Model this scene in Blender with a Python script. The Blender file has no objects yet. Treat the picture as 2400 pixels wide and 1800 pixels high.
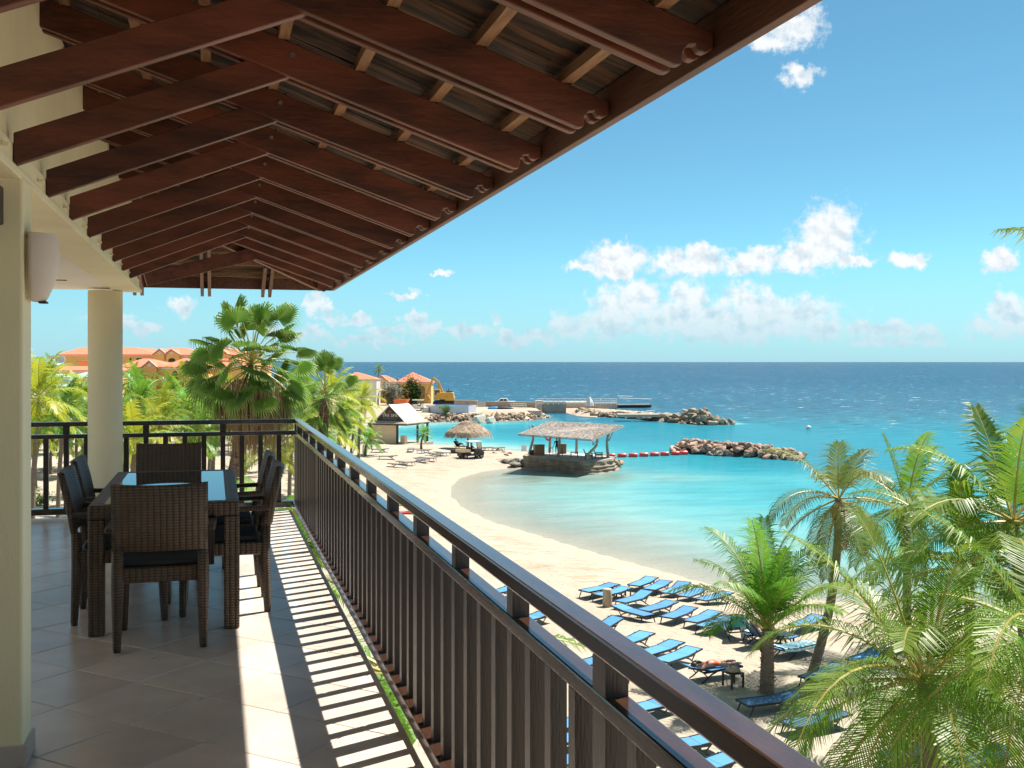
import bpy, bmesh, math, random
import numpy as np
from mathutils import Vector, Matrix, noise

R = math.radians
scene = bpy.context.scene
col = scene.collection

# ------------------------------------------------------------------ camera
CAMZ = 11.0                       # eye above the sea; the balcony runs along +Y
FPX, U0, V0 = 2550.0, 1200.0, 848.0
TH = math.atan(697 / FPX)         # the view is turned this far right of the balcony
CS, SN = math.cos(TH), math.sin(TH)
cd = bpy.data.cameras.new('camera')
cam = bpy.data.objects.new('camera', cd)
col.objects.link(cam)
cam.location = (0, 0, CAMZ)
cam.rotation_euler = (R(90), 0, -TH)
cd.sensor_width = 36
cd.lens = 36 * FPX / 2400
cd.shift_y = -52 / 2400
cd.clip_start = 0.1
cd.clip_end = 90000
scene.camera = cam

# ------------------------------------------------------------------ light
SUN = Vector((0.52, 0.237, 1.0)).normalized()
SUN_EL = math.asin(SUN.z)
SUN_AZ = math.atan2(SUN.x, SUN.y)
world = bpy.data.worlds.new('World')
scene.world = world
world.use_nodes = True
sl = bpy.data.lights.new('sun', 'SUN')
sun = bpy.data.objects.new('sun', sl)
col.objects.link(sun)
sun.location = (30, 15, 60)
sun.rotation_euler = SUN.to_track_quat('Z', 'Y').to_euler()
sl.energy = 3.9
sl.angle = R(0.53)
sl.color = (1.0, 0.955, 0.88)
vs = scene.view_settings
vs.view_transform = 'Standard'
vs.look = 'None'
vs.exposure = 1.36
vs.gamma = 1
vs.use_curve_mapping = False
scene.cycles.max_bounces = 12
scene.cycles.diffuse_bounces = 8
scene.cycles.glossy_bounces = 4
scene.cycles.transparent_max_bounces = 12
scene.cycles.sample_clamp_indirect = 10

def cw(r, d, z=0.0):
    """right / forward of the eye -> world"""
    return Vector((r * CS + d * SN, -r * SN + d * CS, z))

def wc(x, y):
    return x * CS - y * SN, x * SN + y * CS

# ---- sky: Nishita with cumulus clouds fixed in the sky by azimuth and elevation
CLOUDS = [  # u, v, half width, half height
    (1945, 548, 72, 74), (1925, 585, 85, 45), (1868, 608, 66, 32), (1998, 611, 52, 14),
    (1630, 618, 108, 38), (1647, 592, 46, 28), (1755, 616, 80, 30), (1788, 592, 38, 20), (1570, 610, 40, 30),
    (1444, 612, 88, 42), (1452, 588, 46, 24), (1372, 628, 48, 11), (1450, 640, 40, 20),
    (2136, 611, 46, 22), (2345, 608, 40, 26),
    (1472, 715, 100, 56), (1500, 686, 54, 36), (1608, 700, 56, 42), (1619, 750, 175, 50), (1749, 704, 62, 44),
    (1800, 746, 170, 48), (1873, 736, 92, 40), (1430, 760, 92, 44), (1720, 765, 210, 42), (1930, 770, 70, 24),
    (2026, 774, 56, 24), (2099, 768, 50, 22), (2173, 780, 34, 15),
    (2359, 722, 36, 40), (2303, 768, 42, 26), (2382, 762, 50, 34),
    (1331, 766, 46, 34), (1263, 786, 40, 16), (1161, 744, 20, 22), (1184, 783, 34, 18),
    (1850, 62, 80, 52), (1800, 100, 50, 24), (1877, 176, 44, 28),
    (742, 712, 30, 30), (775, 746, 30, 15), (975, 745, 34, 18), (1000, 770, 50, 16), (425, 722, 32, 20), (900, 775, 60, 16),
    (620, 770, 60, 14), (330, 770, 60, 16), (700, 782, 80, 18), (830, 752, 44, 15), (1080, 772, 70, 15), (560, 745, 54, 14), (250, 742, 64, 16), (948, 692, 44, 11), (1040, 640, 22, 9), (1230, 800, 90, 12), (2100, 800, 120, 12), (860, 800, 110, 12),
]
def build_sky():
    nt = world.node_tree
    nt.nodes.clear()
    N, L = nt.nodes.new, nt.links.new
    def math_(op, a, b=None, c=None, clamp=False):
        n = N('ShaderNodeMath'); n.operation = op; n.use_clamp = clamp
        for i, x in enumerate((a, b, c)):
            if x is None: continue
            if isinstance(x, (int, float)): n.inputs[i].default_value = x
            else: L(x, n.inputs[i])
        return n.outputs[0]
    def vmath(op, a, b=None):
        n = N('ShaderNodeVectorMath'); n.operation = op
        for i, x in enumerate((a, b)):
            if x is None: continue
            if isinstance(x, (tuple, list)): n.inputs[i].default_value = x
            else: L(x, n.inputs[i])
        return n
    def mixc(f, a, b):
        n = N('ShaderNodeMix'); n.data_type = 'RGBA'
        for s, x in ((0, f), (6, a), (7, b)):
            if isinstance(x, (int, float, tuple)): n.inputs[s].default_value = x
            else: L(x, n.inputs[s])
        return n.outputs[2]
    def ramp(v, a, b, smooth=True):
        n = N('ShaderNodeMapRange'); n.interpolation_type = 'SMOOTHSTEP' if smooth else 'LINEAR'
        L(v, n.inputs[0]); n.inputs[1].default_value = a; n.inputs[2].default_value = b
        return n.outputs[0]
    tc = N('ShaderNodeTexCoord')
    nrm = vmath('NORMALIZE', tc.outputs['Generated'])
    sep = N('ShaderNodeSeparateXYZ'); L(nrm.outputs[0], sep.inputs[0])
    az = math_('ARCTAN2', sep.outputs[0], sep.outputs[1])
    el = math_('ARCSINE', sep.outputs[2])
    comb = N('ShaderNodeCombineXYZ'); L(az, comb.inputs[0]); L(el, comb.inputs[1])
    P = comb.outputs[0]
    def fbm(vec, scale, detail, rough=0.6):
        n = N('ShaderNodeTexNoise'); n.noise_dimensions = '2D'
        L(vec, n.inputs['Vector']); n.inputs['Scale'].default_value = scale
        n.inputs['Detail'].default_value = detail; n.inputs['Roughness'].default_value = rough
        return n
    # warp the outlines
    w1 = fbm(P, 55, 5)
    ws = vmath('SUBTRACT', w1.outputs['Color'], (0.5, 0.5, 0.5))
    wm = vmath('MULTIPLY', ws.outputs[0], (0.030, 0.024, 0))
    PW = vmath('ADD', P, wm.outputs[0]).outputs[0]
    m = None
    for (u, v, rx, ry) in CLOUDS:
        ca = math.atan((u - U0) / FPX)
        ce = math.atan((V0 - v) / FPX * math.cos(ca))
        ca += TH
        s = vmath('SUBTRACT', PW, (ca, ce, 0))
        q = vmath('MULTIPLY', s.outputs[0], (FPX / rx, FPX / ry, 0))
        ln = vmath('LENGTH', q.outputs[0])
        d = math_('SUBTRACT', 1.0, ln.outputs['Value'])
        m = d if m is None else math_('MAXIMUM', m, d)
    # the same kind of clouds, added unseen outside the view for whiter ambient light
    gen = fbm(P, 7, 5, 0.55)
    belt = math_('SUBTRACT', math_('MULTIPLY', ramp(gen.outputs['Fac'], 0.47, 0.66), 1.9), 1.0)
    side = math_('ABSOLUTE', math_('SUBTRACT', az, TH))
    off = math_('MAXIMUM', ramp(side, 0.5, 0.62), ramp(el, 0.42, 0.55))
    belt = math_('SUBTRACT', math_('MULTIPLY', math_('ADD', belt, 1.0), off), 1.0)
    m = math_('MAXIMUM', m, belt)
    f1 = fbm(P, 95, 9, 0.62)
    dens = math_('ADD', m, math_('MULTIPLY', math_('SUBTRACT', f1.outputs['Fac'], 0.5), 1.25))
    alpha = ramp(dens, -0.20, 0.56)
    # light from the upper right: difference of the same noise a little way towards the sun
    PS = vmath('ADD', P, (0.004, 0.007, 0)).outputs[0]
    f2 = fbm(PS, 62, 3, 0.55); f3 = fbm(P, 62, 3, 0.55)
    lit = math_('SUBTRACT', f3.outputs['Fac'], f2.outputs['Fac'])
    core = ramp(dens, 0.3, 1.3)
    shade = math_('ADD', math_('MULTIPLY', lit, 1.5), math_('MULTIPLY', core, -0.12))
    low = ramp(el, 0.020, 0.060, False)
    bright = math_('MULTIPLY', math_('ADD', 0.92, shade, clamp=True), math_('ADD', 0.50, math_('MULTIPLY', low, 0.55)), clamp=True)
    sky = N('ShaderNodeTexSky'); sky.sky_type = 'NISHITA'; sky.sun_disc = False
    sky.sun_elevation = SUN_EL; sky.sun_rotation = SUN_AZ
    sky.altitude = 0; sky.air_density = SKY_AIR; sky.dust_density = SKY_DUST; sky.ozone_density = SKY_OZ
    tint = N('ShaderNodeMix'); tint.data_type = 'RGBA'; tint.blend_type = 'MULTIPLY'
    tint.inputs[0].default_value = 1.0
    L(sky.outputs[0], tint.inputs[6]); tint.inputs[7].default_value = SKY_TINT
    ccol = mixc(bright, (2.6, 3.9, 4.9, 1), (6.3, 6.5, 6.6, 1))
    # far clouds sink into the haze of the horizon
    hz = ramp(el, 0.0, 0.075, False)
    af = math_('MULTIPLY', alpha, math_('ADD', 0.55, math_('MULTIPLY', hz, 0.45)))
    haze = mixc(math_('MULTIPLY', ramp(el, 0.095, -0.01, False), 0.9), tint.outputs[2], (2.55, 4.3, 5.4, 1))
    out = mixc(af, haze, ccol)
    bg = N('ShaderNodeBackground'); bg.inputs[1].default_value = SKY_STR
    L(out, bg.inputs[0])
    wo = N('ShaderNodeOutputWorld'); L(bg.outputs[0], wo.inputs[0])
    world.cycles.sampling_method = 'MANUAL'
    world.cycles.sample_map_resolution = 512
SKY_AIR, SKY_DUST, SKY_OZ, SKY_STR = 0.6, 0.2, 2.0, 0.060
SKY_TINT = (0.62, 1.04, 0.94, 1)
build_sky()

# ------------------------------------------------------------------ mesh helpers
class MB:
    def __init__(s):
        s.v, s.f, s.m = [], [], []
    def add(s, vs, fs, mi=0):
        o = len(s.v)
        s.v.extend([tuple(p) for p in vs])
        s.f.extend([tuple(i + o for i in f) for f in fs])
        s.m.extend([mi] * len(fs))
        return s
    def box(s, c, d, rot=None, mi=0):
        x, y, z = d[0] / 2, d[1] / 2, d[2] / 2
        vs = [Vector(p) for p in ((-x, -y, -z), (x, -y, -z), (x, y, -z), (-x, y, -z), (-x, -y, z), (x, -y, z), (x, y, z), (-x, y, z))]
        if rot is not None: vs = [rot @ p for p in vs]
        c = Vector(c)
        return s.add([p + c for p in vs], [(0, 3, 2, 1), (4, 5, 6, 7), (0, 1, 5, 4), (1, 2, 6, 5), (2, 3, 7, 6), (3, 0, 4, 7)], mi)
    def span(s, a, b, mi=0):
        return s.box([(a[i] + b[i]) / 2 for i in range(3)], [abs(b[i] - a[i]) for i in range(3)], None, mi)
    def bar(s, a, b, w, h, up=(0, 0, 1), mi=0, w2=None, h2=None):
        a, b = Vector(a), Vector(b)
        t = (b - a).normalized(); up = Vector(up)
        if abs(t.dot(up.normalized())) > 0.98: up = Vector((0, 1, 0))
        sd = t.cross(up).normalized(); u = sd.cross(t).normalized()
        w2 = w if w2 is None else w2; h2 = h if h2 is None else h2
        vs = []
        for p, ww, hh in ((a, w, h), (b, w2, h2)):
            vs += [p - sd * ww / 2 - u * hh / 2, p + sd * ww / 2 - u * hh / 2, p + sd * ww / 2 + u * hh / 2, p - sd * ww / 2 + u * hh / 2]
        return s.add(vs, [(0, 1, 2, 3), (7, 6, 5, 4), (0, 4, 5, 1), (1, 5, 6, 2), (2, 6, 7, 3), (3, 7, 4, 0)], mi)
    def tube(s, pts, rad, n=8, cap=True, mi=0):
        pts = [Vector(p) for p in pts]
        if isinstance(rad, (int, float)): rad = [rad] * len(pts)
        ref = Vector((0.31, 0.17, 0.93)); vs = []
        k = len(pts)
        for i, p in enumerate(pts):
            t = (pts[min(i + 1, k - 1)] - pts[max(i - 1, 0)]).normalized()
            a = t.cross(ref)
            if a.length < 1e-3: a = t.cross(Vector((1, 0, 0)))
            a.normalize(); b = t.cross(a)
            for j in range(n):
                an = 2 * math.pi * j / n
                vs.append(p + (a * math.cos(an) + b * math.sin(an)) * rad[i])
        fs = []
        for i in range(k - 1):
            for j in range(n):
                fs.append((i * n + j, i * n + (j + 1) % n, (i + 1) * n + (j + 1) % n, (i + 1) * n + j))
        if cap:
            fs.append(tuple(range(n - 1, -1, -1))); fs.append(tuple(range((k - 1) * n, k * n)))
        return s.add(vs, fs, mi)
    def lathe(s, prof, c=(0, 0, 0), n=24, mi=0):
        vs, fs = [], []
        for (r, z) in prof:
            for j in range(n):
                a = 2 * math.pi * j / n
                vs.append((c[0] + r * math.cos(a), c[1] + r * math.sin(a), c[2] + z))
        for i in range(len(prof) - 1):
            for j in range(n):
                fs.append((i * n + j, i * n + (j + 1) % n, (i + 1) * n + (j + 1) % n, (i + 1) * n + j))
        fs.append(tuple(range(n - 1, -1, -1))); fs.append(tuple(range((len(prof) - 1) * n, len(prof) * n)))
        return s.add(vs, fs, mi)
    def prism(s, poly, vec, mi=0):
        vec = Vector(vec); poly = [Vector(p) for p in poly]; k = len(poly)
        vs = poly + [p + vec for p in poly]
        fs = [tuple(range(k - 1, -1, -1)), tuple(range(k, 2 * k))]
        for i in range(k):
            j = (i + 1) % k
            fs.append((i, j, j + k, i + k))
        return s.add(vs, fs, mi)
    def mesh(s, name, mats, smooth=False):
        me = bpy.data.meshes.new(name)
        me.from_pydata(s.v, [], s.f)
        if not isinstance(mats, (list, tuple)): mats = [mats]
        for m in mats: me.materials.append(m)
        if len(mats) > 1: me.polygons.foreach_set('material_index', s.m)
        if smooth: me.polygons.foreach_set('use_smooth', [True] * len(me.polygons))
        bm = bmesh.new(); bm.from_mesh(me)
        bmesh.ops.recalc_face_normals(bm, faces=bm.faces)
        bm.to_mesh(me); bm.free()
        me.update()
        return me

def leafmesh(mb, name, mats):
    me = bpy.data.meshes.new(name)
    me.from_pydata(mb.v, [], mb.f)
    if not isinstance(mats, (list, tuple)): mats = [mats]
    for m in mats: me.materials.append(m)
    if len(mats) > 1: me.polygons.foreach_set('material_index', mb.m)
    me.update()
    return me

def put(name, me, parent=None, loc=(0, 0, 0), rz=0.0, sc=None):
    o = bpy.data.objects.new(name, me)
    col.objects.link(o)
    o.location = loc
    if rz: o.rotation_euler = (0, 0, rz)
    if sc is not None: o.scale = (sc, sc, sc) if isinstance(sc, (int, float)) else sc
    if parent is not None: o.parent = parent
    return o

def obj(name, mb, mats, parent=None, smooth=False, bevel=0.0, loc=(0, 0, 0), rz=0.0, seg=2):
    o = put(name, mb.mesh(name, mats, smooth), parent, loc, rz)
    if bevel:
        b = o.modifiers.new('bevel', 'BEVEL'); b.width = bevel; b.segments = seg; b.limit_method = 'ANGLE'; b.angle_limit = R(40)
    return o

def tag(o, label=None, cat=None, group=None, kind=None):
    if label: o['label'] = label
    if cat: o['category'] = cat
    if group: o['group'] = group
    if kind: o['kind'] = kind
    return o

def thing(name, label, cat, loc=(0, 0, 0), rz=0.0, group=None, kind=None):
    o = bpy.data.objects.new(name, None)
    o.empty_display_size = 0.3
    col.objects.link(o)
    o.location = loc; o.rotation_euler = (0, 0, rz)
    return tag(o, label, cat, group, kind)

def copy_tree(o, parent=None):
    c = o.copy(); col.objects.link(c)
    if parent is not None: c.parent = parent
    for ch in list(o.children): copy_tree(ch, c)
    return c

# ------------------------------------------------------------------ materials
def mat(name, c, rough=0.6, c2=None, scale=5.0, detail=5, lo=0.35, hi=0.65, bump=0.0, bscale=None, stretch=None,
        spec=0.5, metal=0.0, coat=0.0, ior=None, transl=0.0, rand=0.0, coord='Object', bdist=0.02):
    m = bpy.data.materials.new(name); m.use_nodes = True
    nt = m.node_tree; N, L = nt.nodes.new, nt.links.new
    b = nt.nodes['Principled BSDF']
    b.inputs['Roughness'].default_value = rough
    b.inputs['Specular IOR Level'].default_value = spec
    b.inputs['Metallic'].default_value = metal
    if coat: b.inputs['Coat Weight'].default_value = coat; b.inputs['Coat Roughness'].default_value = 0.08
    if ior: b.inputs['IOR'].default_value = ior
    c = tuple(c) + (1,)
    csock = None
    vec = None
    if c2 is not None or bump:
        tc = N('ShaderNodeTexCoord')
        vec = tc.outputs[coord]
        if coord == 'World':
            pass
        if stretch:
            mp = N('ShaderNodeMapping'); mp.inputs['Scale'].default_value = stretch
            L(vec, mp.inputs[0]); vec = mp.outputs[0]
    if c2 is not None:
        n = N('ShaderNodeTexNoise'); n.inputs['Scale'].default_value = scale; n.inputs['Detail'].default_value = detail
        n.inputs['Roughness'].default_value = 0.6
        L(vec, n.inputs['Vector'])
        mr = N('ShaderNodeMapRange'); mr.inputs[1].default_value = lo; mr.inputs[2].default_value = hi
        L(n.outputs['Fac'], mr.inputs[0])
        mx = N('ShaderNodeMix'); mx.data_type = 'RGBA'
        L(mr.outputs[0], mx.inputs[0]); mx.inputs[6].default_value = c; mx.inputs[7].default_value = tuple(c2) + (1,)
        csock = mx.outputs[2]
    if rand:
        oi = N('ShaderNodeObjectInfo')
        mr = N('ShaderNodeMapRange'); L(oi.outputs['Random'], mr.inputs[0])
        mr.inputs[3].default_value = 1 - rand; mr.inputs[4].default_value = 1 + rand
        hs = N('ShaderNodeHueSaturation'); L(mr.outputs[0], hs.inputs['Value'])
        if csock is None: hs.inputs['Color'].default_value = c
        else: L(csock, hs.inputs['Color'])
        csock = hs.outputs[0]
    if csock is None: b.inputs['Base Color'].default_value = c
    else: L(csock, b.inputs['Base Color'])
    if bump:
        n2 = N('ShaderNodeTexNoise'); n2.inputs['Scale'].default_value = bscale or scale * 3; n2.inputs['Detail'].default_value = 4
        L(vec, n2.inputs['Vector'])
        bp = N('ShaderNodeBump'); bp.inputs['Strength'].default_value = bump; bp.inputs['Distance'].default_value = bdist
        L(n2.outputs['Fac'], bp.inputs['Height']); L(bp.outputs[0], b.inputs['Normal'])
    if transl:
        out = nt.nodes['Material Output']
        tr = N('ShaderNodeBsdfTranslucent'); ms = N('ShaderNodeMixShader'); ms.inputs[0].default_value = transl
        if csock is None: tr.inputs[0].default_value = c
        else: L(csock, tr.inputs[0])
        L(b.outputs[0], ms.inputs[1]); L(tr.outputs[0], ms.inputs[2]); L(ms.outputs[0], out.inputs[0])
    return m

def weave_mat(name, c, c2, kw, kh, rough=0.45):
    """interlaced strands: strand width 1/kw, strand height 1/kh (metres)"""
    m = bpy.data.materials.new(name); m.use_nodes = True
    nt = m.node_tree; N, L = nt.nodes.new, nt.links.new
    b = nt.nodes['Principled BSDF']; b.inputs['Roughness'].default_value = rough
    def ma(op, a, bb=None):
        n = N('ShaderNodeMath'); n.operation = op
        for i, x in enumerate((a, bb)):
            if x is None: continue
            if isinstance(x, (int, float)): n.inputs[i].default_value = x
            else: L(x, n.inputs[i])
        return n.outputs[0]
    tc = N('ShaderNodeTexCoord'); sp = N('ShaderNodeSeparateXYZ'); L(tc.outputs['Object'], sp.inputs[0])
    sn = N('ShaderNodeSeparateXYZ'); L(tc.outputs['Normal'], sn.inputs[0])
    sidew = ma('GREATER_THAN', ma('ABSOLUTE', sn.outputs[0]), 0.6)      # the strands run round each face
    flat = ma('GREATER_THAN', ma('ABSOLUTE', sn.outputs[2]), 0.75)
    xy = ma('ADD', ma('MULTIPLY', sp.outputs[0], ma('SUBTRACT', 1.0, sidew)), ma('MULTIPLY', sp.outputs[1], sidew))
    zz = ma('ADD', ma('MULTIPLY', sp.outputs[2], ma('SUBTRACT', 1.0, flat)), ma('MULTIPLY', sp.outputs[1], flat))
    row = ma('FLOOR', ma('MULTIPLY', zz, kh))
    a = ma('ABSOLUTE', ma('SINE', ma('MULTIPLY', xy, kw * math.pi)))
    h = ma('ABSOLUTE', ma('SINE', ma('MULTIPLY', zz, kh * math.pi)))
    hh = ma('MULTIPLY', ma('POWER', a, 0.6), ma('POWER', h, 0.5))
    nz = N('ShaderNodeTexNoise'); nz.inputs['Scale'].default_value = 9; L(tc.outputs['Object'], nz.inputs['Vector'])
    mx = N('ShaderNodeMix'); mx.data_type = 'RGBA'
    L(ma('MULTIPLY', hh, ma('ADD', nz.outputs['Fac'], 0.35)), mx.inputs[0])
    mx.inputs[6].default_value = tuple(c) + (1,); mx.inputs[7].default_value = tuple(c2) + (1,)
    L(mx.outputs[2], b.inputs['Base Color'])
    bp = N('ShaderNodeBump'); bp.inputs['Strength'].default_value = 0.9; bp.inputs['Distance'].default_value = 0.006
    L(hh, bp.inputs['Height']); L(bp.outputs[0], b.inputs['Normal'])
    return m

M = {}
M['rail'] = mat('rail_wood', (0.042, 0.020, 0.012), 0.16, (0.065, 0.028, 0.016), 6, bump=0.10, bscale=40, stretch=(6, 1, 6), spec=0.5, coat=0.25, bdist=0.004)
M['rail_x'] = mat('rail_wood_cross', (0.022, 0.013, 0.009), 0.22, (0.040, 0.020, 0.012), 6, bump=0.25, bscale=40, stretch=(1, 6, 6), spec=0.6, coat=0.5, bdist=0.004)
M['baluster'] = mat('baluster_wood', (0.016, 0.009, 0.0055), 0.34, (0.028, 0.015, 0.009), 6, bump=0.3, bscale=30, stretch=(6, 6, 0.8), spec=0.55, rand=0.2, bdist=0.004)
M['rafter'] = mat('rafter_wood', (0.165, 0.048, 0.025), 0.45, (0.060, 0.022, 0.014), 2.6, lo=0.38, hi=0.66, bump=0.4, bscale=18, stretch=(0.8, 9, 3), rand=0.25, spec=0.4, bdist=0.006)
M['batten'] = mat('batten_wood', (0.32, 0.17, 0.085), 0.7, (0.20, 0.10, 0.05), 5, bump=0.3, stretch=(9, 1, 9), rand=0.2)
M['shake'] = mat('shake_wood', (0.16, 0.072, 0.034), 0.8, (0.020, 0.013, 0.010), 2.2, lo=0.36, hi=0.58, bump=0.6, bscale=8, stretch=(1, 7, 1), rand=0.35, bdist=0.01)
M['fascia'] = mat('fascia_wood', (0.15, 0.060, 0.034), 0.55, (0.085, 0.034, 0.02), 4, bump=0.3, stretch=(8, 0.7, 8), bdist=0.006)
M['plaster'] = mat('cream_plaster', (0.84, 0.76, 0.51), 0.85, (0.72, 0.63, 0.41), 1.1, lo=0.42, hi=0.75, stretch=(1, 1, 0.35), bump=0.35, bscale=90, bdist=0.004)
M['ceiling'] = mat('ceiling_paint', (0.84, 0.79, 0.71), 0.8, (0.80, 0.75, 0.66), 1.2, bump=0.1, bscale=60)
M['plinth'] = mat('skirting_tile', (0.52, 0.46, 0.42), 0.3, (0.44, 0.39, 0.36), 4)
M['tile'] = mat('floor_tile', (0.70, 0.595, 0.50), 0.28, (0.56, 0.475, 0.40), 3.2, lo=0.3, hi=0.7, bump=0.12, bscale=14, rand=0.09, spec=0.5, bdist=0.006)
def stains(m, colour, scale, lo, hi, amount):
    nt = m.node_tree; N, L = nt.nodes.new, nt.links.new
    b = nt.nodes['Principled BSDF']; src = b.inputs['Base Color'].links[0].from_socket
    geo = N('ShaderNodeNewGeometry'); n = N('ShaderNodeTexNoise'); n.inputs['Scale'].default_value = scale; n.inputs['Detail'].default_value = 6; L(geo.outputs['Position'], n.inputs['Vector'])
    mr = N('ShaderNodeMapRange'); L(n.outputs['Fac'], mr.inputs[0]); mr.inputs[1].default_value = lo; mr.inputs[2].default_value = hi; mr.inputs[4].default_value = amount
    mx = N('ShaderNodeMix'); mx.data_type = 'RGBA'; L(mr.outputs[0], mx.inputs[0]); L(src, mx.inputs[6]); mx.inputs[7].default_value = colour + (1,); L(mx.outputs[2], b.inputs['Base Color'])
stains(M['tile'], (0.30, 0.235, 0.19), 1.1, 0.52, 0.78, 0.45)
stains(M['tile'], (0.22, 0.15, 0.11), 9.0, 0.70, 0.76, 0.55)
M['grout'] = mat('grout', (0.26, 0.20, 0.16), 0.8, (0.38, 0.33, 0.28), 1.2)
M['concrete'] = mat('concrete', (0.42, 0.39, 0.35), 0.85, (0.33, 0.30, 0.27), 0.8, bump=0.4, bscale=6)
M['lamp'] = mat('lamp_plaster', (0.74, 0.64, 0.56), 0.7, (0.70, 0.58, 0.48), 3)
M['wicker'] = weave_mat('dark_wicker', (0.020, 0.013, 0.010), (0.165, 0.102, 0.058), 30, 62)
M['wicker_fine'] = weave_mat('fine_dark_wicker', (0.016, 0.012, 0.010), (0.11, 0.072, 0.046), 55, 90)
M['glass'] = mat('table_glass', (0.03, 0.04, 0.045), 0.02, spec=0.9, ior=1.9)
M['cushion'] = mat('cushion_cloth', (0.025, 0.026, 0.03), 0.8)
M['steel'] = mat('brushed_metal', (0.4, 0.4, 0.4), 0.35, metal=0.9)
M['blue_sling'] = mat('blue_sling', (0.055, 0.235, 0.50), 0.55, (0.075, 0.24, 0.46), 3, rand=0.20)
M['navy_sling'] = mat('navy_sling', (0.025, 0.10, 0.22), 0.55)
M['black_frame'] = mat('black_resin', (0.018, 0.018, 0.021), 0.4, rand=0.2)
M['grey_sling'] = mat('grey_sling', (0.17, 0.16, 0.17), 0.7, rand=0.2)
M['grey_frame'] = mat('grey_resin', (0.09, 0.085, 0.085), 0.5, rand=0.2)
M['trunk'] = mat('palm_trunk', (0.21, 0.165, 0.125), 0.9, (0.12, 0.09, 0.07), 6, bump=0.8, bscale=9, stretch=(1, 1, 5))
M['trunk_dark'] = mat('fan_palm_trunk', (0.16, 0.105, 0.075), 0.9, (0.07, 0.04, 0.03), 5, bump=0.9, bscale=8, stretch=(1, 1, 3))
M['boot'] = mat('palm_fibre', (0.24, 0.14, 0.08), 0.9, (0.13, 0.075, 0.045), 6, bump=0.7)
M['nut'] = mat('coconut_husk', (0.36, 0.13, 0.05), 0.5, (0.28, 0.10, 0.04), 5)
def leaf(name, c, c2, tr=0.42, rough=0.42):
    return mat(name, c, rough, c2, 0.8, lo=0.4, hi=0.6, transl=tr, rand=0.28, spec=0.35)
M['coco'] = leaf('coconut_leaf', (0.115, 0.24, 0.022), (0.20, 0.29, 0.03))
M['coco_fresh'] = leaf('young_leaf', (0.10, 0.26, 0.022), (0.17, 0.32, 0.026))
M['coco_dry'] = leaf('dull_leaf', (0.14, 0.20, 0.035), (0.22, 0.23, 0.06))
M['coco_yellow'] = leaf('yellow_leaf', (0.38, 0.38, 0.025), (0.20, 0.33, 0.025))
M['fan'] = leaf('fan_leaf', (0.16, 0.29, 0.05), (0.24, 0.36, 0.07))
M['rachis'] = mat('leaf_stalk', (0.38, 0.33, 0.06), 0.5, (0.28, 0.23, 0.05), 3)
M['dead'] = mat('dead_leaf', (0.30, 0.20, 0.095), 0.8, (0.20, 0.13, 0.06), 2, transl=0.2, rand=0.2)
M['bush'] = leaf('bush_leaf', (0.085, 0.17, 0.04), (0.12, 0.21, 0.05))
M['grey_bush'] = leaf('grey_leaf', (0.26, 0.28, 0.22), (0.34, 0.34, 0.27))
M['bright_bush'] = leaf('bright_leaf', (0.10, 0.22, 0.02), (0.14, 0.25, 0.03))
M['thatch'] = mat('thatch', (0.46, 0.35, 0.25), 0.9, (0.30, 0.22, 0.15), 4, bump=0.8, stretch=(1, 1, 1), rand=0.15)
M['orange'] = mat('orange_stucco', (0.84, 0.50, 0.17), 0.85, (0.78, 0.44, 0.13), 0.4)
M['white'] = mat('white_paint', (0.70, 0.68, 0.64), 0.6, (0.64, 0.62, 0.58), 0.8)
M['white_gloss'] = mat('white_gloss', (0.80, 0.80, 0.80), 0.25)
M['red_plastic'] = mat('red_plastic', (0.62, 0.06, 0.05), 0.35, rand=0.12)
M['red_cloth'] = mat('red_cloth', (0.55, 0.06, 0.05), 0.8)
M['greenroof'] = mat('pale_green_roof', (0.33, 0.47, 0.36), 0.7, (0.28, 0.41, 0.32), 0.5)
M['dark'] = mat('dark_opening', (0.035, 0.025, 0.018), 0.5)
M['window'] = mat('window_glass', (0.05, 0.06, 0.07), 0.1)
M['rock_pink'] = mat('limestone_pink', (0.47, 0.31, 0.22), 0.9, (0.24, 0.16, 0.12), 1.4, bump=0.5, bscale=3.5, rand=0.25, bdist=0.12)
M['rock_grey'] = mat('limestone_grey', (0.40, 0.31, 0.22), 0.9, (0.19, 0.145, 0.105), 1.1, bump=0.5, bscale=3, rand=0.3, bdist=0.12)
M['rock_wet'] = mat('wet_rock', (0.17, 0.15, 0.11), 0.6, (0.09, 0.085, 0.06), 1.4, bump=0.9, bscale=3, rand=0.3, bdist=0.1)
M['stone_wall'] = mat('stone_wall', (0.46, 0.37, 0.28), 0.9, (0.30, 0.24, 0.19), 2.2, bump=0.7, bscale=2.5)
M['paleconc'] = mat('pale_concrete', (0.50, 0.44, 0.37), 0.85, (0.41, 0.36, 0.30), 0.5, bump=0.3, bscale=3)
M['greyconc'] = mat('grey_green_concrete', (0.27, 0.30, 0.27), 0.85, (0.20, 0.22, 0.20), 0.5, bump=0.3)
M['yellow'] = mat('machine_yellow', (0.62, 0.36, 0.05), 0.45, (0.50, 0.28, 0.05), 1.2)
M['tyre'] = mat('tyre', (0.02, 0.02, 0.02), 0.8)
M['skip'] = mat('orange_steel', (0.75, 0.16, 0.05), 0.5)
M['driftwood'] = mat('driftwood', (0.42, 0.36, 0.30), 0.85, (0.28, 0.23, 0.19), 3, bump=0.5, stretch=(4, 4, 1))
M['barwood'] = mat('bar_wood', (0.30, 0.18, 0.09), 0.6, (0.20, 0.11, 0.055), 3, stretch=(8, 8, 1))
M['darkwood'] = mat('dark_wood', (0.055, 0.03, 0.022), 0.6, (0.035, 0.02, 0.016), 4)
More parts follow.
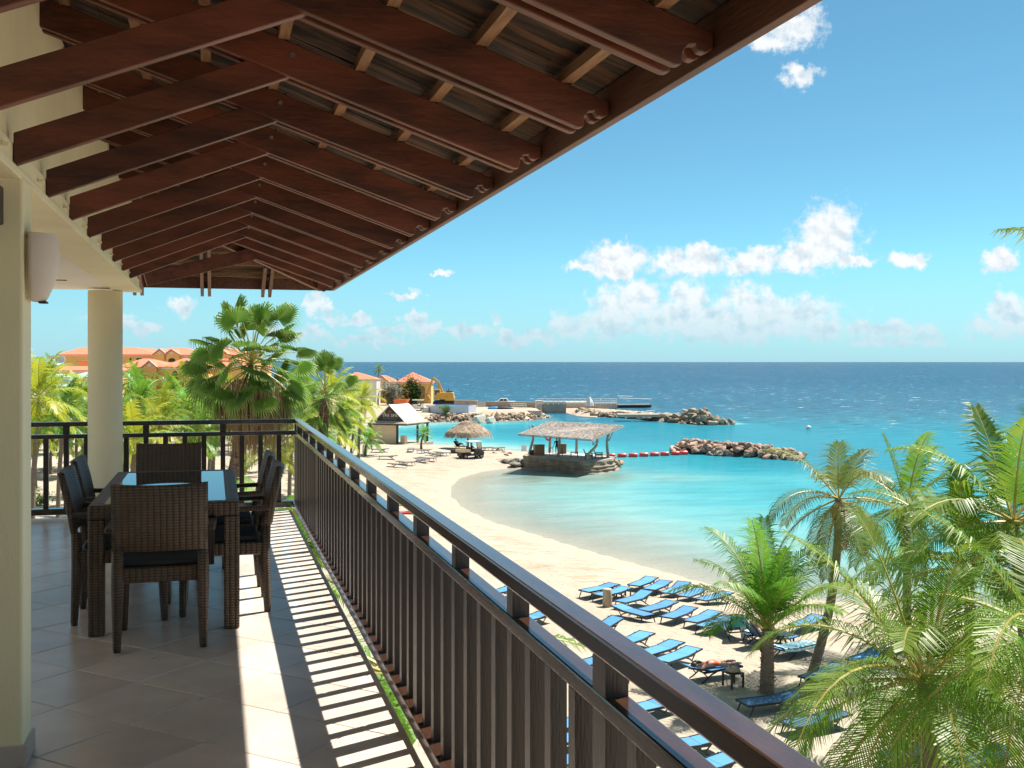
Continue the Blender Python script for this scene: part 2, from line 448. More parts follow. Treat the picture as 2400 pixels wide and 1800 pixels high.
M['beige'] = mat('beige_canvas', (0.74, 0.57, 0.36), 0.8, (0.68, 0.52, 0.32), 1)
M['skin'] = mat('skin', (0.60, 0.31, 0.20), 0.5, (0.54, 0.26, 0.17), 5)
M['skin_dark'] = mat('skin_tan', (0.20, 0.10, 0.065), 0.5)
M['swim_red'] = mat('red_swimwear', (0.70, 0.10, 0.035), 0.7)
M['hair'] = mat('brown_hair', (0.035, 0.02, 0.012), 0.5)
M['black'] = mat('black_cloth', (0.015, 0.015, 0.018), 0.7)
M['teal'] = mat('teal_towel', (0.03, 0.36, 0.38), 0.9, (0.025, 0.31, 0.33), 6, bump=0.4)
M['aqua'] = mat('aqua_towel', (0.20, 0.52, 0.62), 0.9, (0.62, 0.75, 0.76), 4, bump=0.4)
M['rust'] = mat('red_brown_wood', (0.34, 0.085, 0.035), 0.6, (0.26, 0.06, 0.03), 4)
M['log'] = mat('log_wood', (0.50, 0.38, 0.25), 0.8, (0.36, 0.26, 0.17), 4, stretch=(4, 4, 1))
M['pale_rock'] = mat('pale_boulder', (0.60, 0.54, 0.46), 0.9, (0.48, 0.42, 0.35), 1.5, bump=0.4)
M['lime'] = mat('lime_plastic', (0.35, 0.65, 0.05), 0.5)
M['pool_blue'] = mat('pool_blue', (0.05, 0.22, 0.40), 0.3)
M['pool_wall'] = mat('pool_panel', (0.50, 0.53, 0.60), 0.5)

def rooftile_mat(name, c, c2, k, axis=0):
    """clay tile columns: real print-scale ribs seen only as stripes from this far"""
    m = bpy.data.materials.new(name); m.use_nodes = True
    nt = m.node_tree; N, L = nt.nodes.new, nt.links.new
    b = nt.nodes['Principled BSDF']; b.inputs['Roughness'].default_value = 0.75
    tc = N('ShaderNodeTexCoord')
    w = N('ShaderNodeTexWave'); w.bands_direction = 'X' if axis == 0 else 'Y'; w.inputs['Scale'].default_value = k; w.inputs['Distortion'].default_value = 0.3
    L(tc.outputs['Object'], w.inputs['Vector'])
    nz = N('ShaderNodeTexNoise'); nz.inputs['Scale'].default_value = 1.5; L(tc.outputs['Object'], nz.inputs['Vector'])
    mx = N('ShaderNodeMix'); mx.data_type = 'RGBA'
    ad = N('ShaderNodeMath'); ad.operation = 'MULTIPLY'; L(w.outputs['Fac'], ad.inputs[0]); L(nz.outputs['Fac'], ad.inputs[1])
    L(ad.outputs[0], mx.inputs[0]); mx.inputs[6].default_value = tuple(c2) + (1,); mx.inputs[7].default_value = tuple(c) + (1,)
    L(mx.outputs[2], b.inputs['Base Color'])
    bp = N('ShaderNodeBump'); bp.inputs['Strength'].default_value = 0.6; bp.inputs['Distance'].default_value = 0.08
    L(w.outputs['Fac'], bp.inputs['Height']); L(bp.outputs[0], b.inputs['Normal'])
    return m
M['claytile'] = rooftile_mat('clay_roof', (0.84, 0.27, 0.14), (0.64, 0.16, 0.08), 1.1)

def gpx(u, v, z=0.0):
    """where the sight line of a photo pixel meets the level z (right, forward)"""
    d = (CAMZ - z) * FPX / (v - V0)
    return (u - U0) / FPX * d, d
# ------------------------------------------------------------------ land and water
_shore = [(3400, 1560), (2700, 1460), (2300, 1436), (1950, 1411), (1736, 1394), (1606, 1356), (1465, 1317), (1356, 1286),
    (1248, 1252), (1150, 1224), (1085, 1193), (1056, 1166), (1052, 1141), (1080, 1119), (1130, 1105), (1198, 1096), (1243, 1098),
    (1262, 1080), (1240, 1060), (1190, 1056),
    (1120, 1049), (1057, 1045), (989, 1042), (960, 1040), (905, 1034), (830, 1029), (770, 1022), (760, 1012), (830, 1003),
    (930, 996), (999, 989), (1116, 988), (1234, 985), (1286, 978), (1270, 968), (1327, 967), (1365, 976), (1478, 980),
    (1568, 989), (1650, 996), (1722, 994), (1700, 986), (1650, 983), (1540, 974), (1400, 964), (1330, 962), (1290, 964),
    (1250, 966), (1085, 965), (1020, 958), (900, 951), (700, 943), (400, 930), (0, 924), (-600, 918), (-3000, 914)]
LAND = np.array([gpx(u, v) for u, v in _shore] + [(-810.0, -80.0), (230.0, -80.0)])

def _sdist(px, py, poly):
    px = np.asarray(px, float); py = np.asarray(py, float)
    d2 = np.full(px.shape, 1e18); ins = np.zeros(px.shape, bool)
    n = len(poly)
    for i in range(n):
        ax, ay = poly[i]; bx, by = poly[(i + 1) % n]
        ex, ey = bx - ax, by - ay
        t = np.clip(((px - ax) * ex + (py - ay) * ey) / (ex * ex + ey * ey + 1e-12), 0, 1)
        d2 = np.minimum(d2, (px - ax - t * ex) ** 2 + (py - ay - t * ey) ** 2)
        c = ((ay > py) != (by > py)) & (px < (bx - ax) * (py - ay) / (by - ay + 1e-12) + ax)
        ins ^= c
    return np.sqrt(d2) * np.where(ins, 1, -1)

def land_h(r, d):
    s = _sdist(r, d, LAND)
    w = np.clip((np.asarray(d, float) - 158) / 16, 0, 1); w = w * w * (3 - 2 * w)
    beach = np.where(s > 0, 1.15 * (1 - np.exp(-s / 9)), 0.06 * s)
    cap = np.where((np.asarray(r, float) > np.asarray(d, float) * 0.049) & (np.asarray(d, float) > 150), np.where(np.asarray(d, float) < 222, 0.12, 0.8), 1.5)
    prom = np.where(s > 0, np.minimum(cap, 0.75 * s), 0.10 * s)
    h = beach * (1 - w) + prom * w
    rr = np.asarray(r, float); dd = np.asarray(d, float)
    h = h + np.clip(s / 6, 0, 1) * (0.05 * np.sin(rr * 0.9 + 1.3 * np.sin(dd * 0.31)) * np.sin(dd * 0.7 + np.sin(rr * 0.4)) + 0.03 * np.sin(rr * 2.1 + dd * 1.3))
    return np.maximum(h, -4.0), s

def gz(r, d):
    return float(land_h(np.array([r]), np.array([d]))[0][0])

def on_sand(u, v, up=0.0):
    """where the sight line of a photo pixel meets the sand (or a level UP above it): right, forward, ground height"""
    z = 0.9
    for _ in range(6):
        r, d = gpx(u, v, z + up)
        z = 0.5 * z + 0.5 * gz(r, d)
    r, d = gpx(u, v, z + up)
    return r, d, gz(r, d)

def _grid(rs, ds):
    Rg, Dg = np.meshgrid(rs, ds)
    return Rg.ravel(), Dg.ravel()

def _gridmesh(name, rs, ds, zf, attrs, material):
    r, d = _grid(rs, ds)
    z = zf
    x = r * CS + d * SN; y = -r * SN + d * CS
    nr, nd = len(rs), len(ds)
    me = bpy.data.meshes.new(name)
    me.vertices.add(nr * nd)
    me.vertices.foreach_set('co', np.stack([x, y, z], 1).astype(np.float32).ravel())
    i, j = np.meshgrid(np.arange(nr - 1), np.arange(nd - 1))
    a = (j * nr + i).ravel()
    quads = np.stack([a, a + 1, a + 1 + nr, a + nr], 1)
    me.loops.add(quads.size); me.polygons.add(len(quads))
    me.loops.foreach_set('vertex_index', quads.ravel().astype(np.int32))
    me.polygons.foreach_set('loop_start', np.arange(0, quads.size, 4, dtype=np.int32))
    me.polygons.foreach_set('use_smooth', [True] * len(quads))
    me.materials.append(material)
    for k, val in attrs.items():
        if val.ndim == 1:
            at = me.attributes.new(k, 'FLOAT', 'POINT'); at.data.foreach_set('value', val.astype(np.float32))
        else:
            at = me.attributes.new(k, 'FLOAT_COLOR', 'POINT'); at.data.foreach_set('color', val.astype(np.float32).ravel())
    me.update(); me.validate()
    return put(name, me)

def _geo(a, b, n): return list(np.geomspace(a, b, n))

def sand_material():
    m = bpy.data.materials.new('sand'); m.use_nodes = True
    nt = m.node_tree; N, L = nt.nodes.new, nt.links.new
    b = nt.nodes['Principled BSDF']; b.inputs['Roughness'].default_value = 0.9; b.inputs['Specular IOR Level'].default_value = 0.2
    tc = N('ShaderNodeTexCoord')
    def noise_(s, dt=5, st=None):
        n = N('ShaderNodeTexNoise'); n.inputs['Scale'].default_value = s; n.inputs['Detail'].default_value = dt
        v = tc.outputs['Object']
        if st:
            mp = N('ShaderNodeMapping'); mp.inputs['Scale'].default_value = st; mp.inputs['Rotation'].default_value = (0, 0, 0.6); L(v, mp.inputs[0]); v = mp.outputs[0]
        L(v, n.inputs['Vector']); return n.outputs['Fac']
    def rng(v, a, bb, c=0, dd=1):
        n = N('ShaderNodeMapRange'); L(v, n.inputs[0]); n.inputs[1].default_value = a; n.inputs[2].default_value = bb; n.inputs[3].default_value = c; n.inputs[4].default_value = dd
        n.interpolation_type = 'SMOOTHSTEP'; return n.outputs[0]
    def mix(f, a, bb):
        n = N('ShaderNodeMix'); n.data_type = 'RGBA'; L(f, n.inputs[0])
        for s, x in ((6, a), (7, bb)):
            if isinstance(x, tuple): n.inputs[s].default_value = x + (1,)
            else: L(x, n.inputs[s])
        return n.outputs[2]
    def mul(a, bb):
        n = N('ShaderNodeMath'); n.operation = 'MULTIPLY'; L(a, n.inputs[0])
        if isinstance(bb, float): n.inputs[1].default_value = bb
        else: L(bb, n.inputs[1])
        return n.outputs[0]
    at = N('ShaderNodeAttribute'); at.attribute_name = 'shore'; s = at.outputs['Fac']
    pr = N('ShaderNodeAttribute'); pr.attribute_name = 'dirt'
    c = mix(rng(noise_(0.35), 0.35, 0.7), (0.405, 0.345, 0.27), (0.355, 0.295, 0.222))
    c = mix(mul(rng(noise_(2.6, 6), 0.52, 0.72), 0.5), c, (0.34, 0.26, 0.185))
    c = mix(mul(pr.outputs['Fac'], rng(noise_(0.25), 0.3, 0.6)), c, (0.40, 0.305, 0.205))
    # a line of weed left by the tide, and damp sand at the water
    weed = mul(mul(rng(s, 1.5, 3.0), rng(s, 9.0, 6.0)), rng(noise_(1.1, 8, (0.5, 1.5, 1)), 0.50, 0.62))
    c = mix(mul(weed, 0.55), c, (0.30, 0.20, 0.12))
    c = mix(rng(s, 1.6, 0.2), c, (0.42, 0.32, 0.25))
    L(c, b.inputs['Base Color'])
    bp = N('ShaderNodeBump'); bp.inputs['Strength'].default_value = 0.8; bp.inputs['Distance'].default_value = 0.10
    ad = N('ShaderNodeMath'); ad.operation = 'ADD'; L(noise_(2.2, 3), ad.inputs[0]); L(mul(noise_(9.0, 3), 0.3), ad.inputs[1])
    vo = N('ShaderNodeTexVoronoi'); vo.inputs['Scale'].default_value = 2.1; vo.inputs['Randomness'].default_value = 1.0; L(tc.outputs['Object'], vo.inputs['Vector'])
    ad2 = N('ShaderNodeMath'); ad2.operation = 'ADD'; L(ad.outputs[0], ad2.inputs[0]); L(mul(rng(vo.outputs['Distance'], 0.05, 0.42), 0.55), ad2.inputs[1])
    L(ad2.outputs[0], bp.inputs['Height']); L(bp.outputs[0], b.inputs['Normal'])
    return m

rs = sorted(set(list(-np.array(_geo(46, 700, 34))) + list(np.arange(-45, 62, 1.0)) + _geo(63, 220, 20)))
ds = sorted(set([-60, -40, -20, -10, 0, 10, 20] + list(np.arange(24, 130, 1.0)) + list(np.arange(130, 262, 2.0)) + _geo(264, 480, 14)))
_r, _d = _grid(rs, ds)
_h, _s = land_h(_r, _d)
_dirt = np.clip((_d - 150) / 20, 0, 1)
_dirt = np.maximum(_dirt, np.clip((-_r - 12) / 12, 0, 1) * np.clip((110 - _d) / 20, 0, 1) * 0.35)
beach = _gridmesh('sand_ground', rs, ds, _h, {'shore': _s, 'dirt': _dirt}, sand_material())
tag(beach, kind='structure')

def water_material():
    m = bpy.data.materials.new('sea_water'); m.use_nodes = True
    nt = m.node_tree; N, L = nt.nodes.new, nt.links.new
    nt.nodes.remove(nt.nodes['Principled BSDF']); out = nt.nodes['Material Output']
    def ma(op, a, bb=None, clamp=False):
        n = N('ShaderNodeMath'); n.operation = op; n.use_clamp = clamp
        for i, x in enumerate((a, bb)):
            if x is None: continue
            if isinstance(x, (int, float)): n.inputs[i].default_value = x
            else: L(x, n.inputs[i])
        return n.outputs[0]
    tc = N('ShaderNodeTexCoord')
    def noise_(s, st, rot, dt=3, rough=0.55):
        mp = N('ShaderNodeMapping'); mp.inputs['Scale'].default_value = st; mp.inputs['Rotation'].default_value = (0, 0, rot); L(tc.outputs['Object'], mp.inputs[0])
        n = N('ShaderNodeTexNoise'); n.inputs['Scale'].default_value = s; n.inputs['Detail'].default_value = dt; n.inputs['Roughness'].default_value = rough
        L(mp.outputs[0], n.inputs['Vector']); return n.outputs['Fac']
    at = N('ShaderNodeAttribute'); at.attribute_name = 'tint'
    cl = N('ShaderNodeAttribute'); cl.attribute_name = 'clear'
    op = N('ShaderNodeAttribute'); op.attribute_name = 'open'
    w1 = noise_(0.35, (0.55, 1.6, 1), TH, 6, 0.62)
    w2 = noise_(1.5, (0.6, 1.5, 1), TH + 0.3, 4)
    amp = ma('ADD', ma('MULTIPLY', op.outputs['Fac'], 0.8), 0.42)
    hgt = ma('MULTIPLY', ma('ADD', ma('MULTIPLY', w1, 1.0), ma('MULTIPLY', w2, 0.35)), amp)
    bp = N('ShaderNodeBump'); bp.inputs['Strength'].default_value = 1.0; bp.inputs['Distance'].default_value = 0.55
    L(hgt, bp.inputs['Height'])
    # body of the water: brighter where the swell lifts
    hs = N('ShaderNodeMix'); hs.data_type = 'RGBA'; hs.blend_type = 'MULTIPLY'; hs.inputs[0].default_value = 1.0
    L(at.outputs['Color'], hs.inputs[6])
    mr = N('ShaderNodeMapRange'); L(w1, mr.inputs[0]); mr.inputs[1].default_value = 0.35; mr.inputs[2].default_value = 0.65
    vr = ma('ADD', ma('MULTIPLY', op.outputs['Fac'], 0.34), 0.10)
    L(ma('SUBTRACT', 1.0, vr), mr.inputs[3]); L(ma('ADD', 1.0, vr), mr.inputs[4])
    cmb = N('ShaderNodeCombineColor')
    for k in range(3): L(mr.outputs[0], cmb.inputs[k])
    L(cmb.outputs[0], hs.inputs[7])
    df = N('ShaderNodeBsdfDiffuse'); L(hs.outputs[2], df.inputs[0]); L(bp.outputs[0], df.inputs['Normal'])
    trn = N('ShaderNodeBsdfTransparent'); trn.inputs[0].default_value = (0.90, 0.985, 0.97, 1)
    m1 = N('ShaderNodeMixShader'); L(cl.outputs['Fac'], m1.inputs[0]); L(df.outputs[0], m1.inputs[1]); L(trn.outputs[0], m1.inputs[2])
    gl = N('ShaderNodeBsdfGlossy'); gl.inputs['Roughness'].default_value = 0.12; L(bp.outputs[0], gl.inputs['Normal'])
    lw = N('ShaderNodeFresnel'); lw.inputs['IOR'].default_value = 1.33; L(bp.outputs[0], lw.inputs['Normal'])
    m2 = N('ShaderNodeMixShader'); L(ma('MINIMUM', ma('MULTIPLY', lw.outputs[0], 0.55), 0.30), m2.inputs[0]); L(m1.outputs[0], m2.inputs[1]); L(gl.outputs[0], m2.inputs[2])
    # whitecaps on the open sea
    f1 = noise_(0.24, (0.7, 1.8, 1), TH, 8, 0.70)
    f2 = noise_(0.012, (1, 1.6, 1), TH, 2)
    fo = N('ShaderNodeMapRange'); L(ma('ADD', f1, ma('MULTIPLY', f2, 0.12)), fo.inputs[0]); fo.inputs[1].default_value = 0.685; fo.inputs[2].default_value = 0.73
    fac = ma('MULTIPLY', fo.outputs[0], op.outputs['Fac'], True)
    wh = N('ShaderNodeBsdfDiffuse'); wh.inputs[0].default_value = (0.75, 0.80, 0.82, 1)
    m3 = N('ShaderNodeMixShader'); L(fac, m3.inputs[0]); L(m2.outputs[0], m3.inputs[1]); L(wh.outputs[0], m3.inputs[2])
    L(m3.outputs[0], out.inputs[0])
    return m

rs = sorted(set(list(-np.array(_geo(92, 60000, 40))) + list(np.arange(-90, 122, 2.0)) + _geo(124, 60000, 40)))
ds = sorted(set([20.0, 26.0] + list(np.arange(30, 262, 2.0)) + _geo(265, 60000, 60)))
_r, _d = _grid(rs, ds)
_s = -_sdist(_r, _d, LAND)                       # metres from the shore
_s = np.maximum(_s, 0)
# the near rock mole shelters the lagoon; beyond it the bottom falls away
wob = 6 * np.sin(_r * 0.05 + 1) + 4 * np.sin(_r * 0.13 + _d * 0.03)
opn = np.clip((_d + wob + 0.35 * np.clip(_r, -60, 200) - 158) / 85, 0, 1); opn = opn * opn * (3 - 2 * opn)
opn = np.where((_r < 45) & (_d < 196 + 0.0 * _r), opn * 0.10 + 0.0, opn)
def ramp_cols(x, stops):
    xs = [q[0] for q in stops]
    return np.stack([np.interp(x, xs, [q[1][k] for q in stops]) for k in range(3)], 1)
lag = ramp_cols(_s * np.where((_d > 150) & (_r > 8), 9.0, 1.0) * np.where(_d > 150, 2.6, 1.0 + np.clip((_d - 104) / 12, 0, 1) * 1.5) + 1.2 * np.sin(_r * 0.6) + 1.0 * np.sin(_d * 0.8 + _r * 0.2), [(0, (0.34, 0.37, 0.31)), (5, (0.27, 0.385, 0.35)), (12, (0.165, 0.375, 0.365)), (21, (0.062, 0.30, 0.33)), (36, (0.022, 0.235, 0.285)), (70, (0.016, 0.18, 0.24))])
deepc = ramp_cols(_d, [(150, (0.0224, 0.1571, 0.2169)), (260, (0.0224, 0.1010, 0.1608)), (600, (0.0180, 0.0785, 0.1384)), (3000, (0.0165, 0.0711, 0.1272)), (20000, (0.0194, 0.0673, 0.1122))])
tint = lag * (1 - opn[:, None]) + deepc * opn[:, None]
_pr = np.stack(gpx(1262, 1118)); _q = np.exp(-(((_r - _pr[0]) / 11) ** 2 + ((_d - _pr[1]) / 6) ** 2)) * (0.5 + 0.5 * np.sin(_r * 1.3 + 2 * np.sin(_d * 0.9)) * np.sin(_d * 1.1 + _r * 0.4))
_q = np.clip(_q * 1.1, 0, 0.6)[:, None]; tint = tint * (1 - _q) + np.array([[0.15, 0.145, 0.085]]) * _q
tint = np.concatenate([tint, np.ones((len(tint), 1))], 1)
clear = np.exp(-_s / 5.0) * 0.9 * (1 - np.clip((_d - 118) / 20, 0, 1))
sea = _gridmesh('sea_water', rs, ds, np.zeros_like(_r), {'tint': tint, 'clear': clear, 'open': opn}, water_material())
tag(sea, kind='structure')

# ------------------------------------------------------------------ balcony
FZ = CAMZ - 1.6                  # balcony floor
def H(h): return CAMZ + h        # heights measured from the eye
EDGE = 0.800                     # slab edge
FAR = 12.0                       # far edge of the slab

floor = obj('balcony_floor', MB().span((-3.6, -3.0, FZ - 0.22), (EDGE, FAR, FZ - 0.012)), M['grout'], bevel=0.004)
tag(floor, kind='structure')
# square tiles laid at 45 degrees; the border tiles are cut at the edge of the slab
def clip_poly(poly, x0, x1, y0, y1):
    for ax, lim, sgn in ((0, x0, 1), (0, x1, -1), (1, y0, 1), (1, y1, -1)):
        out = []
        for i in range(len(poly)):
            a, b = poly[i], poly[(i + 1) % len(poly)]
            ia, ib = (a[ax] - lim) * sgn >= 0, (b[ax] - lim) * sgn >= 0
            if ia: out.append(a)
            if ia != ib:
                t = (lim - a[ax]) / (b[ax] - a[ax]); out.append((a[0] + t * (b[0] - a[0]), a[1] + t * (b[1] - a[1])))
        poly = out
        if len(poly) < 3: return []
    return poly
TS, GAP = 0.46, 0.0055
q = TS / math.sqrt(2)
random.seed(3)
n_tile = 0
for i in range(-26, 27):
    for j in range(-26, 27):
        cx, cy = -0.37 + (i + j) * q + 0, 5.73 + (j - i) * q + q
        g = q - GAP * 0.7
        poly = clip_poly([(cx - g, cy), (cx, cy - g), (cx + g, cy), (cx, cy + g)], -3.59, EDGE - 0.004, 2.4, FAR - 0.004)
        if len(poly) < 3 or n_tile >= 300: continue
        z0 = FZ - 0.012; lift = random.uniform(-0.0006, 0.0006)
        cx = sum(p[0] for p in poly) / len(poly); cy = sum(p[1] for p in poly) / len(poly)
        k = len(poly)
        lo = [(p[0] - cx, p[1] - cy, 0) for p in poly]
        mid = [(p[0] - cx, p[1] - cy, 0.0095 + lift) for p in poly]
        hi = [((p[0] - cx) * 0.988, (p[1] - cy) * 0.988, 0.012 + lift) for p in poly]
        mb = MB().add(lo + mid + hi, [tuple(range(2 * k, 3 * k))] + [(a, (a + 1) % k, k + (a + 1) % k, k + a) for a in range(k)] + [(k + a, k + (a + 1) % k, 2 * k + (a + 1) % k, 2 * k + a) for a in range(k)])
        put('tile', mb.mesh('tile', M['tile']), floor, (cx, cy, z0)); n_tile += 1
put('tile_nose', MB().span((EDGE - 0.003, -3, FZ - 0.22), (EDGE + 0.004, FAR, FZ - 0.014)).mesh('tile_nose', M['plinth']), floor)

# house behind and beside the balcony
house = thing('veranda_house', 'cream plastered house wall, pier and beam along the left side of the balcony', 'house', (0, 0, 0))
obj('wall', MB().span((-3.9, -3, FZ - 9), (-3.6, 4.4, H(0.9))), M['plaster'], house)  # unseen house wall, added for indirect light and cut short to let daylight in
obj('wall', MB().span((-3.6, -3.3, FZ - 9), (-0.9, -3.0, H(0.9))), M['plaster'], house)  # unseen end wall behind the eye, added for the same indirect light
obj('slab', MB().span((-3.6, -3, FZ - 9.5), (EDGE - 0.5, FAR - 0.6, FZ - 0.23)), M['plaster'], house)
pier = obj('pier', MB().span((-1.75, 4.66, FZ), (-0.73, 4.86, H(0.735))), M['plaster'], house, bevel=0.012)
obj('skirting', MB().span((-1.76, 4.648, FZ), (-0.716, 4.872, FZ + 0.085)), M['plinth'], pier, bevel=0.003)
obj('beam', MB().span((-1.0, -3, H(0.725)), (-0.76, FAR, H(0.86))), M['plaster'], house, bevel=0.006)
obj('moulding', MB().span((-0.766, -3, H(0.722)), (-0.735, FAR + 0.01, H(0.757))).span((-0.766, -3, H(0.757)), (-0.748, FAR + 0.006, H(0.772))), M['plaster'], house, bevel=0.004)
obj('ceiling', MB().span((-3.6, -3, H(0.745)), (-1.0, FAR, H(0.86))), M['ceiling'], house)
obj('upper_wall', MB().span((-0.95, -3, H(0.86)), (-0.78, FAR, H(1.70))), M['plaster'], house)
vent = obj('ceiling_slot', MB().span((-1.62, 10.6, H(0.739)), (-1.30, 10.66, H(0.7452))), M['dark'], house)
col_ = obj('column', MB().lathe([(0.178, 0), (0.178, 0.06), (0.167, 0.075), (0.167, 2.318)], n=40), M['plaster'], None, True, loc=(-1.07, 11.74, FZ + 0.001))
tag(col_, 'round cream column standing beside the far railing', 'column', kind='thing')
bx = obj('wall_speaker', MB().span((-0.13, -0.10, -0.075), (0.13, 0.0, 0.075)), M['darkwood'], None, bevel=0.008, loc=(-0.93, 4.657, H(0.612)))
tag(bx, 'dark brown box fixed high on the front of the cream pier', 'box')
# wall lamp: a half bowl against the outer face of the pier
prof = [(0.052, 0.0), (0.060, 0.012), (0.088, 0.075), (0.104, 0.15), (0.106, 0.20), (0.099, 0.258), (0.095, 0.272)]
mb = MB(); n = 20; vs = []; fs = []
for (r_, z_) in prof:
    for j in range(n + 1):
        a = -math.pi / 2 + math.pi * j / n
        vs.append((r_ * 1.0 * math.cos(a) + 0.012, r_ * 0.92 * math.sin(a), z_))
k = n + 1
for i in range(len(prof) - 1):
    for j in range(n): fs.append((i * k + j, i * k + j + 1, (i + 1) * k + j + 1, (i + 1) * k + j))
    fs.append((i * k + n, i * k, (i + 1) * k, (i + 1) * k + n))
fs.append(tuple(range(n, -1, -1)))
mb.add(vs, fs)
lamp = thing('wall_lamp', 'half bowl plaster wall lamp on the cream pier, switched off', 'lamp', (-0.726, 4.765, H(0.245)))
obj('lamp_shade', mb, M['lamp'], lamp, True)
obj('back_plate', MB().span((-0.004, -0.05, 0.02), (0.014, 0.05, 0.25)), M['plaster'], lamp)
obj('lamp_cap', MB().box((0.055, 0, -0.004), (0.03, 0.06, 0.008)), M['dark'], lamp)

# ------------------------------------------------------------------ railing
rail = thing('balcony_railing', 'dark brown glossy wooden balcony railing with square balusters', 'railing', (0, 0, 0))
XI, XO = 0.833, 0.899
YI, YO = FAR + 0.004, FAR + 0.070
def side(z0, z1, x0=XI, x1=XO): return MB().prism([(x0, -1.5, z0), (x1, -1.5, z0), (x1, YO - (XO - x1), z0), (x0, YI + (x0 - XI), z0)], (0, 0, z1 - z0))
def back(z0, z1, y0=YI, y1=YO, xl=-3.58): return MB().prism([(xl, y0, z0), (XI + (y0 - YI), y0, z0), (XO - (YO - y1), y1, z0), (xl, y1, z0)], (0, 0, z1 - z0))
for nm, z0, z1, ins in (('top_rail', 0.933, 0.98, 0), ('middle_rail', 0.808, 0.852, 0.002), ('bottom_rail', 0.028, 0.092, -0.02)):
    a = obj(nm, side(FZ + z0, FZ + z1, XI + ins, XO - ins), M['rail'], rail, bevel=0.006, seg=2)
    b = obj(nm, back(FZ + z0, FZ + z1, YI + ins, YO - ins), M['rail_x'], rail, bevel=0.006, seg=2)
bal_me = MB().box((0, 0, 0), (0.045, 0.05, 0.726)).mesh('baluster', M['baluster'])
balx_me = MB().box((0, 0, 0), (0.05, 0.045, 0.726)).mesh('baluster', M['baluster'])
post_me = MB().box((0, 0, 0), (0.055, 0.085, 0.95)).mesh('post', M['baluster'])
blk_me = MB().box((0, 0, 0), (0.052, 0.062, 0.080)).mesh('spacer_block', M['baluster'])
XM = (XI + XO) / 2
y = 4.66 - 2.34 * 2
kk = 0
while y < 11.9:
    if kk % 12 == 0:
        put('post', post_me, rail, (XM - 0.001, y, FZ + 0.455))
    else:
        put('baluster', bal_me, rail, (XM - 0.005 + 0.0015 * math.sin(kk * 7.1), y + 0.002 * math.sin(kk * 3.3), FZ + 0.444))
        if kk % 4 == 0: put('spacer_block', blk_me, rail, (XM, y, FZ + 0.8925))
    y += 0.195; kk += 1
put('post', post_me, rail, (XM - 0.001, YI + 0.034, FZ + 0.455))
kk = 1
x = XM - 0.195
YM = (YI + YO) / 2
while x > -3.5:
    put('baluster', balx_me, rail, (x, YM, FZ + 0.444))
    if kk % 4 == 0: put('spacer_block', blk_me, rail, (x, YM, FZ + 0.8925), R(90))
    x -= 0.195; kk += 1

# ------------------------------------------------------------------ veranda roof
roof = thing('veranda_roof', 'brown timber veranda roof of doubled rafters, braces, battens and wooden shakes', 'roof', (0, 0, 0))
SL = 0.347                       # slope
XR, HR = 0.29, 1.18              # where a brace meets its rafters, underside
XT, XE = 1.28, 1.385             # rafter tail, inner face of the eave board
YE = 13.46                       # far eave
DEP = 0.142
def und(x): return HR + SL * (XR - x)     # underside of the right-hand slope above the eye
def rafter_poly(x0, y):
    """side outline of one rafter board, with the scrolled tail at the eave"""
    p = [(x0, und(x0)), (XT - 0.02, und(XT - 0.02))]
    p += [(XT, und(XT) + 0.008), (XT + 0.004, und(XT) + 0.045), (XT + 0.020, und(XT) + 0.066), (XT + 0.044, und(XT) + 0.070), (XT + 0.056, und(XT) + 0.052), (XT + 0.076, und(XT) + 0.047), (XE - 0.006, und(XT) + 0.060)]
    p += [(XE - 0.004, und(XE) + DEP), (x0, und(x0) + DEP)]
    return [(a, y, H(h)) for a, h in p]
RK = [3.77 + 0.855 * k for k in range(-6, 12)]
YH = YE - (1.40)                 # hip: x + (YE - y) relation, plan at 45 degrees
for y in RK:
    # hip plane of the far end rises towards the viewer; the board stops at the hip
    xs = -1.15
    hipx = 1.42 - (YE - y)       # at this y the hip stands here
    if hipx > -1.1: xs = max(xs, hipx + 0.05)
    if xs > 1.2: continue
    for dy in (-0.041, 0.041):
        mb = MB().prism(rafter_poly(xs, y + dy - 0.019), (0, 0.038, 0))
        obj('rafter', mb, M['rafter'], roof, bevel=0.003, seg=1)
    if y < 11.2:
        mb = MB()
        sl2 = (HR - 0.764) / (XR + 0.76)
        xe = XR + 0.05
        pts = [(-0.757, 0.766), (xe - 0.03, 0.764 + sl2 * (xe - 0.03 + 0.76)), (xe, 0.764 + sl2 * (xe + 0.76) + 0.03), (xe, 0.764 + sl2 * (xe + 0.76) + 0.125), (-0.757, 0.766 + 0.128)]
        mb.prism([(a, y - 0.021, H(h)) for a, h in pts], (0, 0.042, 0))
        br = obj('brace', mb, M['rafter'], roof, bevel=0.003, seg=1)
        obj('bolt', MB().tube([(XR + 0.02, y - 0.066, H(HR + 0.085)), (XR + 0.02, y + 0.066, H(HR + 0.085))], 0.011, 8), M['steel'], br)
        obj('bracket', MB().span((-0.757, y - 0.26, H(0.80)), (-0.735, y - 0.22, H(0.812))), M['plaster'], br)
